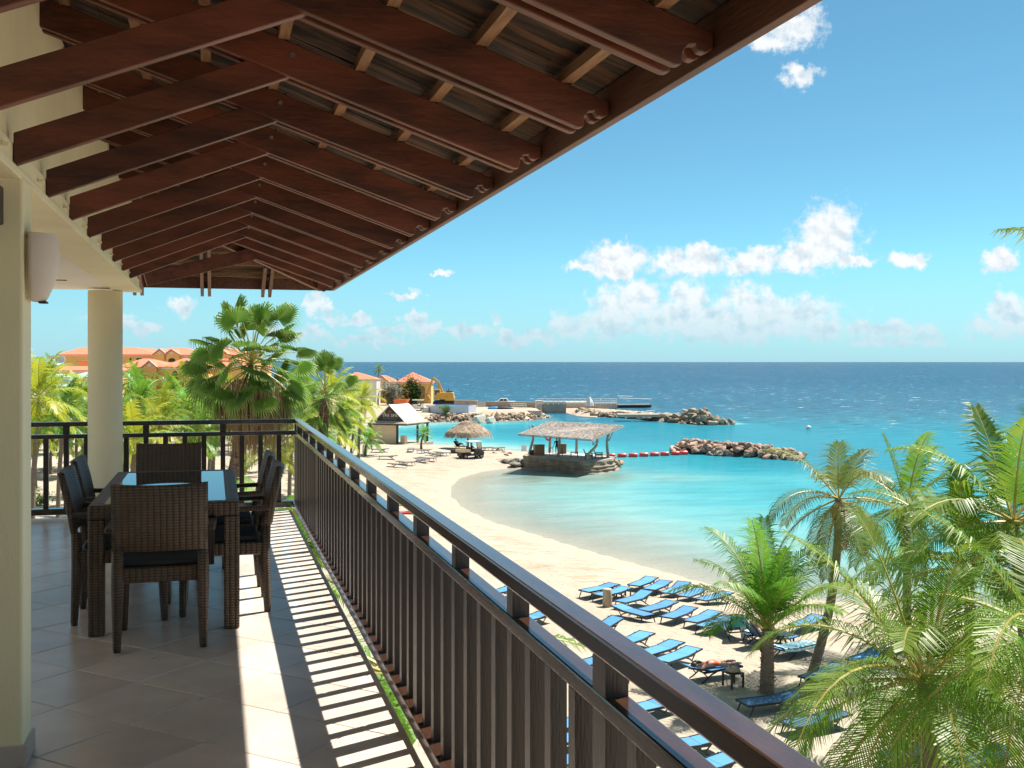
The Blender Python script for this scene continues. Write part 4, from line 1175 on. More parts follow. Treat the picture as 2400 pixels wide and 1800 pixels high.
bush('shrub', 'green bush growing in front of the pale blue pool wall', at_ground(1044, 971, 1.3), 1.1, 0.9, 1.5, M['bright_bush'], 900, 3, 0.2)
bush('shrub', 'bright green low shrub on the sand seen through the far railing', sand_pt(92, 1185)[0], 1.4, 1.0, 0.9, M['bright_bush'], 900, 4, 0.16)
for i, (u, d) in enumerate([(265, 170), (300, 158), (345, 172), (420, 168), (470, 160), (210, 165), (140, 150), (540, 150), (600, 140), (660, 120), (690, 100), (250, 140), (380, 145)]):
    p = px_at(u, 900, d); 
    bush('shrub', '%s green shrub among grove trunks, %s' % ('dark' if i % 2 else 'bright', 'left of the column' if u < 215 else 'behind the column' if u < 296 else 'right of the column' if u < 400 else 'left of the big fan palm' if u < 500 else 'behind the big fan palm'), Vector((p.x, p.y, under(p) - 0.05)), 3.0, 2.0, 2.6 + 0.3 * (i % 3), M['bush'] if i % 2 else M['bright_bush'], 900, 20 + i, 0.38, 'shrubs in the palm grove')
# ------------------------------------------------------------------ far houses
def roof_hip(mb, x0, x1, y0, y1, ze, zr, rx0, rx1, ry=None):
    ry = (y0 + y1) / 2 if ry is None else ry
    v = [(x0, y0, ze), (x1, y0, ze), (x1, y1, ze), (x0, y1, ze), (rx0, ry, zr), (rx1, ry, zr), (x0, y0, ze - 0.12), (x1, y0, ze - 0.12), (x1, y1, ze - 0.12), (x0, y1, ze - 0.12)]
    mb.add(v, [(0, 1, 5, 4), (1, 2, 5), (2, 3, 4, 5), (3, 0, 4), (6, 9, 8, 7), (0, 6, 7, 1), (1, 7, 8, 2), (2, 8, 9, 3), (3, 9, 6, 0)])

def house_at(label, d, u0, u1, v_eave, v_ridge, ru0, ru1, v_base, dep, wallm='orange', roofm='claytile', gables=(), openings=(), band=True, name='red_roofed_house', group=None, over=0.5):
    """a hip roofed house square to the view; all extents given where they stand, in metres"""
    k = d / FPX
    uc = (u0 + u1) / 2
    t = thing(name, label, 'house', cw((uc - U0) * k, d, 0), -TH, group)
    X = lambda u: (u - uc) * k
    Z = lambda v: CAMZ - (v - V0) * k
    ze = Z(v_eave); zb = min(Z(v_base), 0.6)
    dr = d + dep / 2
    zr = CAMZ - (v_ridge - V0) * dr / FPX
    w = obj('wall', MB().span((X(u0) + over, over, zb), (X(u1) - over, dep - over, ze - 0.02)), M[wallm], t)
    mb = MB(); roof_hip(mb, X(u0), X(u1), 0, dep, ze + 0.13, zr, (ru0 - U0) * dr / FPX - (uc - U0) * k, (ru1 - U0) * dr / FPX - (uc - U0) * k)
    rf = obj('roof', mb, M[roofm], t)
    if band:
        obj('cornice', MB().span((X(u0) + 0.08, 0.08, ze - 0.22), (X(u1) - 0.08, dep - 0.08, ze + 0.008)), M['white'], t)
    for (g0, g1, gv, ge) in gables:
        xm = X((g0 + g1) / 2); zt = Z(gv); zl = Z(ge)
        g = obj('gable', MB().prism([(X(g0), -0.35, zb), (X(g1), -0.35, zb), (X(g1), -0.35, zl), (xm, -0.35, zt), (X(g0), -0.35, zl)], (0, 2.2, 0)), M[wallm], t)
        rfm = MB()
        for sx in (-1, 1):
            xe = X(g0) if sx < 0 else X(g1)
            rfm.prism([(xm, -0.5, zt + 0.06), (xe + sx * 0.2, -0.5, zl - 0.02), (xe + sx * 0.2, -0.5, zl + 0.14), (xm, -0.5, zt + 0.24)], (0, dep * 0.5, 0))
        obj('gable_roof', rfm, M[roofm], g)
        obj('medallion', MB().tube([(xm, -0.42, zl + (zt - zl) * 0.45), (xm, -0.352, zl + (zt - zl) * 0.45)], 0.42 * (zt - zl) * 0.7, 14), M['white'], g)
        obj('coping', MB().bar((xm, -0.45, zt + 0.28), (X(g0) - 0.1, -0.45, zl + 0.16), 0.22, 0.12).bar((xm, -0.45, zt + 0.28), (X(g1) + 0.1, -0.45, zl + 0.16), 0.22, 0.12), M['white'], g)
    for (o0, o1, va, vb, arch, mm) in openings:
        x0, x1, z1, z0 = X(o0), X(o1), Z(va), Z(vb)
        yy = over - 0.004 if not arch == 2 else -0.36
        pts = [(x0, yy, z0), (x1, yy, z0)]
        if arch:
            zc = z1 - (x1 - x0) * 0.32
            for q_ in range(9):
                a = math.pi * q_ / 8
                pts.append(((x0 + x1) / 2 + (x1 - x0) / 2 * math.cos(a), yy, zc + (x1 - x0) * 0.32 * math.sin(a)))
        else: pts += [(x1, yy, z1), (x0, yy, z1)]
        wn = obj('window', MB().prism(pts, (0, -0.06, 0)), M[mm], t)
        if not arch: obj('window_frame', MB().span((x0 - 0.1, yy - 0.09, z0 - 0.12), (x1 + 0.1, yy - 0.061, z0)).span((x0 - 0.1, yy - 0.09, z1), (x1 + 0.1, yy - 0.061, z1 + 0.12)), M['white'], wn)
    return t
house_at('long orange house with a wide red hip roof, behind the round column at far left', 230, 136, 374, 832, 813.5, 190, 318, 905, 13, openings=[(302, 306, 839, 849, 1, 'dark'), (318, 350, 839, 852, 0, 'dark'), (205, 213, 838, 848, 0, 'orange')])
house_at('orange house roof rising behind the long orange house', 262, 310, 395, 829, 816, 335, 352, 905, 13)
house_at('orange house with two small gables and arched openings, right of the long orange house', 226, 352, 486, 833, 815, 402, 432, 905, 12, gables=[(360, 391, 820, 832), (386, 421, 821, 832)], openings=[(370, 386, 839, 846, 1, 'dark'), (396, 412, 839.5, 848, 2, 'dark')])
house_at('orange house roof seen over the two gabled house', 258, 440, 500, 829, 816.5, 462, 478, 905, 12)
house_at('orange house with a red hip roof nearest the big fan palm, upper row', 222, 470, 582, 834, 816, 505, 545, 905, 12, gables=[(502, 540, 822, 834)], openings=[(497, 504, 839, 849, 0, 'dark')])
house_at('lower orange house with one gable and white medallion, just right of the column', 196, 268, 398, 861, 840, 336, 350, 930, 11, gables=[(335, 368, 848, 862)], openings=[(338, 343, 869, 880, 0, 'white'), (357, 363, 869, 880, 0, 'dark')])
house_at('lower orange house with a dark archway, middle of the front row', 192, 378, 492, 861.5, 839.5, 430, 464, 935, 11, gables=[(418, 462, 847, 862)], openings=[(402, 424, 869, 888, 1, 'dark'), (430, 438, 872, 884, 0, 'white')])
house_at('lower orange house partly behind the crown of the big fan palm', 196, 494, 612, 861, 840, 524, 560, 935, 11, gables=[(540, 575, 848, 862)])
house_at('low orange house with a long red roof and white wall band, left of the column', 190, 100, 290, 869.5, 858, 150, 270, 925, 9, openings=[(160, 184, 874, 884, 0, 'white'), (205, 222, 874, 882, 0, 'white')])
house_at('small orange block between the long roof and the column', 200, 178, 225, 848, 846, 190, 215, 900, 8, band=False)
house_at('hut with a pale green two-tier roof below the satellite dishes', 150, 96, 196, 908, 889, 140, 150, 940, 8, roofm='greenroof', wallm='beige')
house_at('upper lantern roof of the pale green hut', 152, 109, 164, 885.5, 876, 128, 146, 893, 4, roofm='greenroof', wallm='white', name='roof_lantern', over=0.3)
house_at('pale green roof against the column with a small white window', 165, 158, 250, 885, 871, 205, 240, 925, 7, roofm='greenroof', openings=[(190, 201, 885, 890, 0, 'white')])
def dish(label, u, v, d, tilt, az):
    p = px_at(u, v, d)
    t = thing('satellite_dish', label, 'satellite dish', p, az - TH)
    prof = [(0.02, 0.0)] + [(0.95 * i / 7, 0.30 * (i / 7) ** 2) for i in range(1, 8)]
    vs = MB().lathe(prof, n=18)
    rot = Matrix.Rotation(tilt, 3, 'X'); vs.v = [tuple(rot @ Vector(q_)) for q_ in vs.v]; vs.f = vs.f[:-1]
    o = obj('reflector', vs, M['white'], t); so = o.modifiers.new('t', 'SOLIDIFY'); so.thickness = 0.05
    obj('mast', MB().tube([(0, 0.15, -2.6), (0, 0.15, -0.2), (0, 0.05, 0)], 0.07, 8), M['white'], t)
    obj('feed_arm', MB().bar((0, 0, 0), tuple(rot @ Vector((0.0, 0, 0.9))), 0.05, 0.05), M['steel'], t)
dish('white satellite dish seen nearly edge on, left of the other dish', 118, 846, 178, R(80), R(70))
dish('white satellite dish facing the viewer beside the long orange house', 139, 846, 178, R(65), R(15))

# pavilion houses by the sea
house_at('white walled building with a red roof behind the young palm', 236, 808, 884, 890.5, 872.5, 832, 840, 945, 7, wallm='white', band=False, over=0.15)
house_at('small orange building with a gable and round medallion behind the grey shrub', 252, 872, 930, 897, 879.5, 900, 906, 945, 6, gables=[(877, 912, 882, 897)], over=0.2)
house_at('orange sea pavilion with a pointed red roof and an arched doorway', 248, 926, 1014, 897, 872.5, 966, 968, 945, 7.5, openings=[(978, 996, 905, 934, 1, 'barwood')], over=0.35)

# ------------------------------------------------------------------ promontory
zt = 1.5
def gp3(u, v, z): return at_ground(u, v, z)
def cbox(name, label, cat, u0, u1, v, z0, h, dep, m, kind=None, rz=0.0, bev=0.03):
    a, b = gp3(u0, v, z0), gp3(u1, v, z0)
    w = (b - a).length; c = (a + b) / 2
    o = obj(name, MB().span((-w / 2, 0, -0.4), (w / 2, dep, h)), m, None, bevel=bev, loc=(c.x, c.y, z0), rz=math.atan2(b.y - a.y, b.x - a.x) + rz)
    return tag(o, label, cat, kind=kind)
# stone sea wall in pieces, with coping
def seawall(label, pts, z0, h):
    t = thing('sea_wall', label, 'wall', gp3(pts[0][0], pts[0][1], z0))
    o0 = t.location.copy()
    for (a, b) in zip(pts[:-1], pts[1:]):
        A, B = gp3(a[0], a[1], z0) - o0, gp3(b[0], b[1], z0) - o0
        obj('wall_run', MB().bar(A + Vector((0, 0, h / 2 - 0.3)), B + Vector((0, 0, h / 2 - 0.3)), 0.5, h + 0.6), M['stone_wall'], t)
        obj('coping', MB().bar(A + Vector((0, 0, h + 0.03)), B + Vector((0, 0, h + 0.03)), 0.62, 0.10), M['paleconc'], t)
    return t
seawall('tan stone sea wall running from the excavator to the grey gate', [(1066, 952), (1119, 953)], zt, 1.25)
seawall('tan stone sea wall between the grey gate and the pale rail, below the pickup', [(1139, 954), (1210, 955), (1256, 956)], zt - 0.1, 1.15)
cbox('gate', 'grey metal gate in the stone sea wall', 'gate', 1119.5, 1138.5, 953.3, zt, 1.25, 0.12, M['steel'])
cbox('retaining_kerb', 'pale concrete kerb along the water side of the promontory', 'kerb', 1060, 1268, 970, 0.9, 0.62, 1.2, M['paleconc'])
cbox('terrace_slab', 'flat concrete slab between the pool and the sea wall', 'slab', 1115, 1262, 963, 1.42, 0.14, 5.5, M['paleconc'])
cbox('terrace_edge', 'low brown terrace edge in front of the white buggy', 'kerb', 955, 1022, 967, 1.1, 0.5, 0.6, M['stone_wall'])
cbox('pump_house', 'grey green concrete block at the end of the promontory wall', 'building', 1272, 1327, 967.5, 0.1, 2.35, 5, M['greyconc'])
cbox('pump_house', 'dark recess block beside the grey green concrete block', 'building', 1255, 1271, 966, 0.3, 2.4, 4, M['concrete'])
cbox('quay', 'dark grey quay wall under the right half of the white railing', 'quay', 1384, 1447, 961.5, 0.3, 1.55, 3.5, M['concrete'])
cbox('quay', 'pale concrete quay deck under the left half of the white railing', 'quay', 1327, 1386, 958.5, 0.6, 1.5, 6, M['paleconc'])
cbox('causeway', 'flat pale concrete causeway on top of the long breakwater', 'causeway', 1448, 1548, 972.5, 1.2, 0.12, 2.6, M['paleconc'])
# white railing on the quay
def white_rail(label, u0, u1, v, z0, h, n, grp=None):
    A, B = gp3(u0, v, z0), gp3(u1, v, z0)
    t = thing('quay_railing', label, 'railing', A, math.atan2(B.y - A.y, B.x - A.x)); w = (B - A).length
    for k in range(3): obj('rail', MB().tube([(0, 0, h * (1 - 0.36 * k)), (w, 0, h * (1 - 0.36 * k))], 0.045, 6), M['white'], t)
    pm = MB().tube([(0, 0, 0), (0, 0, h)], 0.05, 6).mesh('post', M['white'])
    for k in range(n): put('post', pm, t, (w * k / (n - 1), 0, 0))
    return t
white_rail('white tube railing along the quay beyond the breakwater', 1260, 1445, 948.5, 1.95, 1.25, 16)
white_rail('short white railing near the end of the promontory wall', 1197, 1233, 959, 1.55, 1.1, 6)
# floating jetty with mooring lines
A, B = gp3(1447, 952.5, 0.35), gp3(1524, 951.8, 0.35)
jt = thing('floating_jetty', 'thin dark floating jetty reaching out from the quay', 'jetty', A, math.atan2(B.y - A.y, B.x - A.x)); w = (B - A).length
obj('deck', MB().span((0, -1, 0.25), (w, 1, 0.5)), M['concrete'], jt)
fl = MB().span((-0.9, -0.9, -0.3), (0.9, 0.9, 0.249)).mesh('float', M['tyre'])
for k in range(5): put('float', fl, jt, (w * (k + 0.6) / 5.2, 0, 0))
obj('line', MB().tube([(0.2, 0, 0.5), (0.4, 0, 2.0), (w * 1.05, 0, 1.7)], 0.05, 5), M['white'], jt)
obj('line', MB().tube([(0.2, 1, 0.5), (0.3, 1, 2.5), (w * 0.5, 1, 2.35)], 0.05, 5), M['white'], jt)
# white folded thing standing on the quay
tag(obj('covered_crane', MB().lathe([(0.9, 0), (0.75, 0.7), (0.45, 1.3), (0.2, 1.75), (0.05, 1.8)], n=7), M['white'], None, loc=gp3(1382, 951, 2.0)), 'white sheeted bundle standing on the quay by the railing', 'bundle')

# ---- rocks
def rock_mesh(seed, m):
    rng = random.Random(seed)
    bm = bmesh.new(); bmesh.ops.create_icosphere(bm, subdivisions=3, radius=1)
    pl = []
    for i in range(10):
        n_ = Vector((rng.gauss(0, 1), rng.gauss(0, 1), rng.gauss(0, 1))).normalized(); pl.append((n_, rng.uniform(0.48, 0.95)))
    for v in bm.verts:
        dv = v.co.normalized(); r_ = 1.15
        for n_, h in pl:
            c = dv.dot(n_)
            if c > 0.05: r_ = min(r_, h / c)
        r_ *= 1 + 0.05 * noise.noise(dv * 3 + Vector((seed, 0, 0))) + 0.03 * noise.noise(dv * 8 + Vector((0, seed, 0)))
        v.co = dv * r_
    me = bpy.data.meshes.new('rock'); bm.to_mesh(me); bm.free(); me.materials.append(m)
    return me
RKP = [rock_mesh(i, M['rock_pink']) for i in range(8)]
RKG = [rock_mesh(20 + i, M['rock_grey']) for i in range(8)]
RKW = [rock_mesh(40 + i, M['rock_wet']) for i in range(6)]
def add_rock(t, pool, p, s, rng):
    o = put('rock', pool[rng.randrange(len(pool))], t, p)
    o.rotation_euler = (rng.uniform(0, 6.28), rng.uniform(0, 6.28), rng.uniform(0, 6.28))
    o.rotation_euler = (rng.gauss(0, 0.35), rng.gauss(0, 0.35), rng.uniform(0, 6.28)); q2 = rng.uniform(0.7, 1.25)
    o.scale = (s * q2 * rng.uniform(0.95, 1.5), s * q2 * rng.uniform(0.8, 1.15), s * q2 * rng.uniform(0.6, 0.9))
    return o
rng = random.Random(17)
mole = thing('rock_mole', 'pinkish limestone rock mole across the mouth of the lagoon', 'breakwater', (0, 0, 0))
A, B = at_ground(1578, 1060, 0), at_ground(1866, 1078, 0)
ax = (B - A); Ln = ax.length; ax = ax.normalized(); nr_ = Vector((-ax.y, ax.x, 0))
for i in range(200):
    t_ = rng.random(); w = rng.uniform(-1.6, 2.2)
    prof_ = 1.75 * (1 - 0.30 * t_) * min(1, 6 * (1 - t_) + 0.25) * min(1, 9 * t_ + 0.4)
    hz = max(-0.15, prof_ * (1 - abs(w - 0.35) / 2.1))
    s = rng.uniform(0.28, 0.56) * (1.15 if w < -0.8 else 1)
    wet = hz < 0.25 and rng.random() < 0.55
    add_rock(mole, RKW if wet else RKP, A + ax * (t_ * Ln) + nr_ * (w + 0.6) + Vector((0, 0, hz * rng.uniform(0.75, 1.0))), s, rng)
core = MB(); 
core.prism([A + nr_ * -0.4 + Vector((0, 0, -1)), A + nr_ * 1.0 + Vector((0, 0, 0.9)), A + nr_ * 2.2 + Vector((0, 0, -1))], ax * Ln * 0.98)
obj('core', core, M['rock_wet'], mole)
bw_ = thing('breakwater', 'long breakwater of grey brown boulders with a heap at its seaward end', 'breakwater', (0, 0, 0))
line = [(1345, 969), (1400, 977), (1478, 981), (1568, 990), (1650, 997), (1722, 995)]
pts = [at_ground(u, v, 0) for u, v in line]
seg = [(pts[i + 1] - pts[i]).length for i in range(len(pts) - 1)]; tot = sum(seg)
for i in range(285):
    q_ = rng.random() ** 0.85 * tot; k = 0; a_ = q_
    while a_ > seg[k] and k < len(seg) - 1: a_ -= seg[k]; k += 1
    dv = (pts[k + 1] - pts[k]).normalized(); nn = Vector((-dv.y, dv.x, 0))
    f = q_ / tot
    w = rng.uniform(-0.6, 1.3) if f < 0.55 else rng.uniform(-0.8, 3.6)
    top_ = 0.95 if f < 0.55 else 1.25 + (1.25 if 0.73 < f < 0.86 else 0) - 0.9 * max(0, (f - 0.88) / 0.12)
    hz = top_ * (min(1, (w + 0.9) / 2.0) if w < 1.6 else max(0.2, 1 - (w - 1.6) / 4))
    add_rock(bw_, RKW if hz < 0.3 and rng.random() < 0.7 else RKG, pts[k] + dv * a_ + nn * (w + 0.4) + Vector((0, 0, hz * 0.85)), rng.uniform(0.42, 0.85), rng)
shore_ = thing('shore_rocks', 'band of tan rocks at the foot of the promontory', 'rocks', (0, 0, 0))
line = [(935, 996), (999, 990), (1060, 989), (1116, 988.5), (1180, 987), (1234, 985), (1284, 979)]
pts = [at_ground(u, v, 0) for u, v in line]
for i in range(230):
    k = rng.randrange(len(pts) - 1); f = rng.random(); p = pts[k].lerp(pts[k + 1], f); dv = (pts[k + 1] - pts[k]).normalized(); nn = Vector((-dv.y, dv.x, 0))
    w = rng.uniform(-0.3, 1.9)
    add_rock(shore_, RKG if rng.random() < 0.8 else RKP, p + nn * w + Vector((0, 0, 0.1 + w * 0.65)), rng.uniform(0.22, 0.55), rng)
for (u, v, s, lab) in [(1125, 985, 1.25, 'big white boulder on the rocky shore behind the thatched umbrella'), (1150, 985.5, 0.85, 'white boulder right of the biggest white boulder')]:
    o = put('white_boulder', RKP[3].copy(), None, at_ground(u, v, 0.5), 0.7); o.data.materials.clear(); o.data.materials.append(M['pale_rock']); o.scale = (s * 1.25, s, s * 0.9)
    tag(o, lab, 'boulder')

# ---- machines on the promontory
def excavator():
    d = 236; p = px_at(1040, 951, d); t = thing('excavator', 'yellow tracked excavator parked beside the pool', 'excavator', Vector((p.x, p.y, zt)), -TH); t.scale = (1.2, 1.2, 1.2)
    for sy in (0.0, 2.3):
        obj('track', MB().prism([(-2.0, sy, 0.35), (-1.6, sy, 0.0), (1.6, sy, 0.0), (2.0, sy, 0.35), (2.0, sy, 0.6), (1.6, sy, 0.9), (-1.6, sy, 0.9), (-2.0, sy, 0.6)], (0, 0.55, 0)), M['tyre'], t, bevel=0.05)
    obj('turntable', MB().lathe([(0.8, 0.85), (0.8, 1.1)], c=(0, 1.4, 0), n=16), M['tyre'], t)
    b = obj('body', MB().prism([(-1.3, 0.1, 1.1), (1.75, 0.1, 1.1), (1.75, 0.1, 2.25), (1.2, 0.1, 2.45), (-1.3, 0.1, 2.35)], (0, 2.6, 0)), M['yellow'], t, bevel=0.06)
    obj('counterweight', MB().prism([(0.2, 0.02, 0.85), (1.65, 0.02, 0.85), (1.9, 0.02, 1.1), (1.9, 0.02, 1.6), (0.2, 0.02, 1.6)], (0, 2.76, 0)), M['yellow'], t, bevel=0.05)
    obj('exhaust', MB().tube([(0.8, 1.8, 2.3), (0.8, 1.8, 3.0)], 0.07, 8), M['tyre'], b)
    obj('engine_cover', MB().span((0.4, 0.5, 2.4), (1.5, 2.2, 2.62)), M['tyre'], b)
    cb = obj('cab', MB().span((-1.75, 0.15, 1.1), (-0.65, 1.25, 2.95)), M['yellow'], t, bevel=0.05)
    obj('window', MB().span((-1.62, 0.135, 1.95), (-0.80, 0.149, 2.75)), M['window'], cb)
    obj('boom', MB().prism([(-0.55, 1.7, 1.9), (-0.1, 1.7, 2.3), (-1.0, 1.7, 4.4), (-1.9, 1.7, 5.1), (-2.2, 1.7, 4.9), (-1.35, 1.7, 4.1)], (0, 0.45, 0)), M['yellow'], t, bevel=0.04)
    obj('arm', MB().prism([(-1.8, 1.75, 5.15), (-2.25, 1.75, 5.0), (-3.35, 1.75, 1.9), (-3.05, 1.75, 1.8)], (0, 0.35, 0)), M['yellow'], t, bevel=0.03)
    obj('bucket', MB().prism([(-3.45, 1.35, 1.9), (-2.8, 1.35, 1.75), (-2.55, 1.35, 1.1), (-2.95, 1.35, 0.7), (-3.6, 1.35, 1.0)], (0, 1.1, 0)), M['yellow'], t, bevel=0.03)
    obj('hydraulic_ram', MB().tube([(-0.5, 1.92, 2.0), (-1.3, 1.92, 3.6)], 0.09, 8), M['steel'], t)
excavator()
p = px_at(936, 948, 226); t = thing('skip_trailer', 'orange steel tipping skip left of the excavator', 'skip', Vector((p.x, p.y, zt)), -TH - 0.25)
obj('tub', MB().prism([(-1.2, 0, 0.75), (1.2, 0, 0.75), (1.75, 0, 1.75), (-1.35, 0, 1.55)], (0, 1.8, 0)), M['skip'], t, bevel=0.03)
obj('chassis', MB().span((-1.5, 0.5, 0.45), (1.3, 1.3, 0.74)), M['tyre'], t)
obj('chute', MB().bar((-1.0, 0.9, 0.9), (-2.3, 0.9, 0.25), 0.9, 0.12), M['skip'], t)
for sx in (-0.6, 0.6):
    for sy in (0.1, 1.7): obj('wheel', MB().tube([(sx, sy - 0.12, 0.36), (sx, sy + 0.12, 0.36)], 0.36, 14), M['tyre'], t)
def buggy(name, label, cat, p, rz, white=True):
    t = thing(name, label, cat, p, rz)
    obj('body', MB().prism([(-1.1, -0.62, 0.35), (1.15, -0.62, 0.35), (1.2, -0.62, 0.75), (0.75, -0.62, 0.95), (-1.1, -0.62, 0.85)], (0, 1.24, 0)), M['white_gloss'], t, bevel=0.05)
    obj('roof', MB().span((-0.95, -0.66, 1.80), (0.75, 0.66, 1.87)), M['white_gloss'], t, bevel=0.03)
    for sx, tx in ((-0.85, -0.85), (0.85, 0.62)):
        for sy in (-0.57, 0.57): obj('roof_post', MB().bar((sx, sy, 0.8), (tx, sy, 1.8), 0.05, 0.05), M['black_frame'], t)
    obj('seat', MB().span((-0.55, -0.55, 0.85), (0.0, 0.55, 1.0)).span((-0.62, -0.55, 0.95), (-0.5, 0.55, 1.4)), M['black'], t, bevel=0.03)
    obj('windscreen', MB().bar((0.86, 0, 0.9), (0.66, 0, 1.76), 1.1, 0.015, up=(1, 0, 0)), M['window'], t)
    for sx in (-0.75, 0.8):
        for sy in (-0.58, 0.58):
            w = obj('wheel', MB().tube([(sx, sy - 0.09, 0.25), (sx, sy + 0.09, 0.25)], 0.25, 14), M['tyre'], t)
            obj('hub', MB().tube([(sx, sy - 0.097, 0.25), (sx, sy + 0.097, 0.25)], 0.12, 10), M['white'], w)
    return t
p = px_at(978, 958, 212); buggy('utility_buggy', 'white buggy parked left of the pool on the promontory', 'buggy', Vector((p.x, p.y, 1.45)), -TH + R(180)).scale = (1.3, 1.2, 1.15)
# small white pickup behind the sea wall
p = px_at(1180, 946, 232); t = thing('pickup_truck', 'white pickup truck behind the stone sea wall', 'pickup', Vector((p.x, p.y, zt)), -TH + R(180))
obj('body', MB().prism([(-2.5, 0, 0.5), (2.4, 0, 0.5), (2.5, 0, 0.8), (2.4, 0, 1.05), (1.25, 0, 1.15), (-2.5, 0, 1.15)], (0, 1.75, 0)), M['white_gloss'], t, bevel=0.05)
cb = obj('cab', MB().prism([(-1.1, 0.05, 1.14), (1.3, 0.05, 1.14), (0.55, 0.05, 1.75), (-0.75, 0.05, 1.78)], (0, 1.65, 0)), M['white_gloss'], t, bevel=0.04)
for (a_, b_) in ((0.05, 0.62), (-0.75, -0.05)):
    obj('window', MB().prism([(a_, 0.03, 1.22), (b_ + (0.3 if a_ > 0 else 0), 0.03, 1.22), (b_, 0.03, 1.66), (a_ + (0.12 if a_ < 0 else 0), 0.03, 1.66)], (0, 1.69, 0)), M['window'], cb)
for sx in (-1.6, 1.6):
    for sy in (0.1, 1.65): obj('wheel', MB().tube([(sx, sy - 0.12, 0.38), (sx, sy + 0.12, 0.38)], 0.38, 14), M['tyre'], t)
# round panelled pool
p = px_at(1058, 960, 206); t = thing('panel_pool', 'above-ground pool with pale panel walls beside the excavator', 'pool', Vector((p.x, p.y, 1.45)), -TH); t.scale = (1.15, 1.15, 1.1)
pan = MB().span((-1.55, -0.06, 0), (1.55, 0.06, 1.25)).mesh('panel', M['pool_wall'])
for k in range(8):
    a = math.pi / 4 * k + math.pi / 8
    put('panel', pan, t, (math.cos(a) * 3.75, math.sin(a) * 3.75, 0), a + math.pi / 2)
obj('water', MB().lathe([(3.7, 1.0), (3.7, 1.05)], n=8), M['pool_blue'], t, rz=math.pi / 8 * 0)
obj('steps', MB().span((-4.4, -1.9, 0), (-3.6, -1.1, 0.9)).span((-4.7, -1.9, 0), (-4.4, -1.1, 0.5)), M['white'], t)
for i, (u, m_, lab) in enumerate([(1162, 'pool_blue', 'dark blue upturned dinghy lying on the terrace slab'), (1184, 'black', 'black covered boat lying right of the blue dinghy')]):
    c = gp3(u, 959, 1.57); t = thing('dinghy', lab, 'boat', c, -TH + 0.15)
    vs = []
    prof_ = [(-1.6, 0.30), (-1.0, 0.48), (0, 0.55), (1.0, 0.42), (1.7, 0.06)]
    mb = MB(); ring = []
    for (x_, w_) in prof_:
        for a in range(7):
            an = math.pi * a / 6; ring.append((x_, w_ * math.cos(an), 0.02 + 0.55 * w_ / 0.55 * math.sin(an)))
    mb.add(ring, [(i_ * 7 + a, i_ * 7 + a + 1, (i_ + 1) * 7 + a + 1, (i_ + 1) * 7 + a) for i_ in range(4) for a in range(6)])
    obj('hull', mb, M[m_], t, True); obj('keel', MB().bar((-1.5, 0, 0.45), (1.4, 0, 0.45), 0.06, 0.08), M[m_], t)

# ------------------------------------------------------------------ spa hut
SPD = 137
spg = gz((915 - 1200) / FPX * SPD, SPD)
p = px_at(916, 1038, SPD)
spa = thing('spa_hut', 'spa hut with a dark gable sign, white roof and beige canvas walls', 'hut', Vector((p.x, p.y, spg)), -TH - R(24))
Zs = lambda v, d=SPD: CAMZ - (v - V0) * d / FPX - spg
zlow, zap = Zs(989), Zs(951)
# low porch roof on posts, canvas walls and the steep upper roof; local x runs along the gable front
obj('porch_roof', MB().prism([(-2.9, -1.0, zlow - 0.20), (2.9, -1.0, zlow - 0.20), (2.2, -0.3, zlow + 0.06), (-2.2, -0.3, zlow + 0.06)], (0, 0, 0.10)).prism([(2.9, -1.0, zlow - 0.20), (2.9, 5.2, zlow - 0.20), (2.2, 4.6, zlow + 0.06), (2.2, -0.3, zlow + 0.06)], (0, 0, 0.10)).prism([(-2.9, -1.0, zlow - 0.20), (-2.9, 5.2, zlow - 0.20), (-2.2, 4.6, zlow + 0.06), (-2.2, -0.3, zlow + 0.06)], (0, 0, 0.10)), M['driftwood'], spa)
obj('beam', MB().span((-2.8, -0.92, zlow - 0.36), (2.8, -0.80, zlow - 0.21)).span((2.68, -0.8, zlow - 0.36), (2.8, 5.0, zlow - 0.21)), M['darkwood'], spa)
for px_, py_ in ((-2.6, -0.7), (1.35, -0.7), (2.62, 2.2), (2.62, 4.8), (-2.6, 4.8)):
    obj('post', MB().span((px_ - 0.11, py_ - 0.11, 0), (px_ + 0.11, py_ + 0.11, zlow - 0.22)), M['darkwood'], spa)
obj('canvas_wall', MB().span((-2.5, -0.62, 0.05), (1.22, -0.56, zlow - 0.3)), M['beige'], spa)
obj('counter', MB().span((1.55, -0.3, 0), (2.2, 0.3, 1.05)), M['beige'], spa)
obj('deck', MB().span((-2.9, -1.2, -0.3), (3.3, 5.2, 0.06)), M['driftwood'], spa)
gab = obj('gable', MB().prism([(-2.15, -0.25, zlow + 0.05), (2.15, -0.25, zlow + 0.05), (0, -0.25, zap)], (0, 0.12, 0)), M['darkwood'], spa)
sl_ = MB()
for sx in (-1, 1):
    sl_.prism([(0, -0.42, zap + 0.02), (sx * 2.3, -0.42, zlow - 0.02), (sx * 2.3, -0.42, zlow + 0.08), (0, -0.42, zap + 0.14)], (0, 5.0, 0))
obj('upper_roof', sl_, M['white_gloss'], spa)
def text_mesh(txt, size):
    cu = bpy.data.curves.new('lettering', 'FONT'); cu.body = txt; cu.size = size; cu.align_x = 'CENTER'; cu.extrude = 0.01; cu.resolution_u = 2
    o = bpy.data.objects.new('lettering', cu); col.objects.link(o)
    dg = bpy.context.evaluated_depsgraph_get()
    me = bpy.data.meshes.new_from_object(o.evaluated_get(dg)); bpy.data.objects.remove(o)
    me.materials.clear(); me.materials.append(M['white']); me.name = 'lettering'
    return me
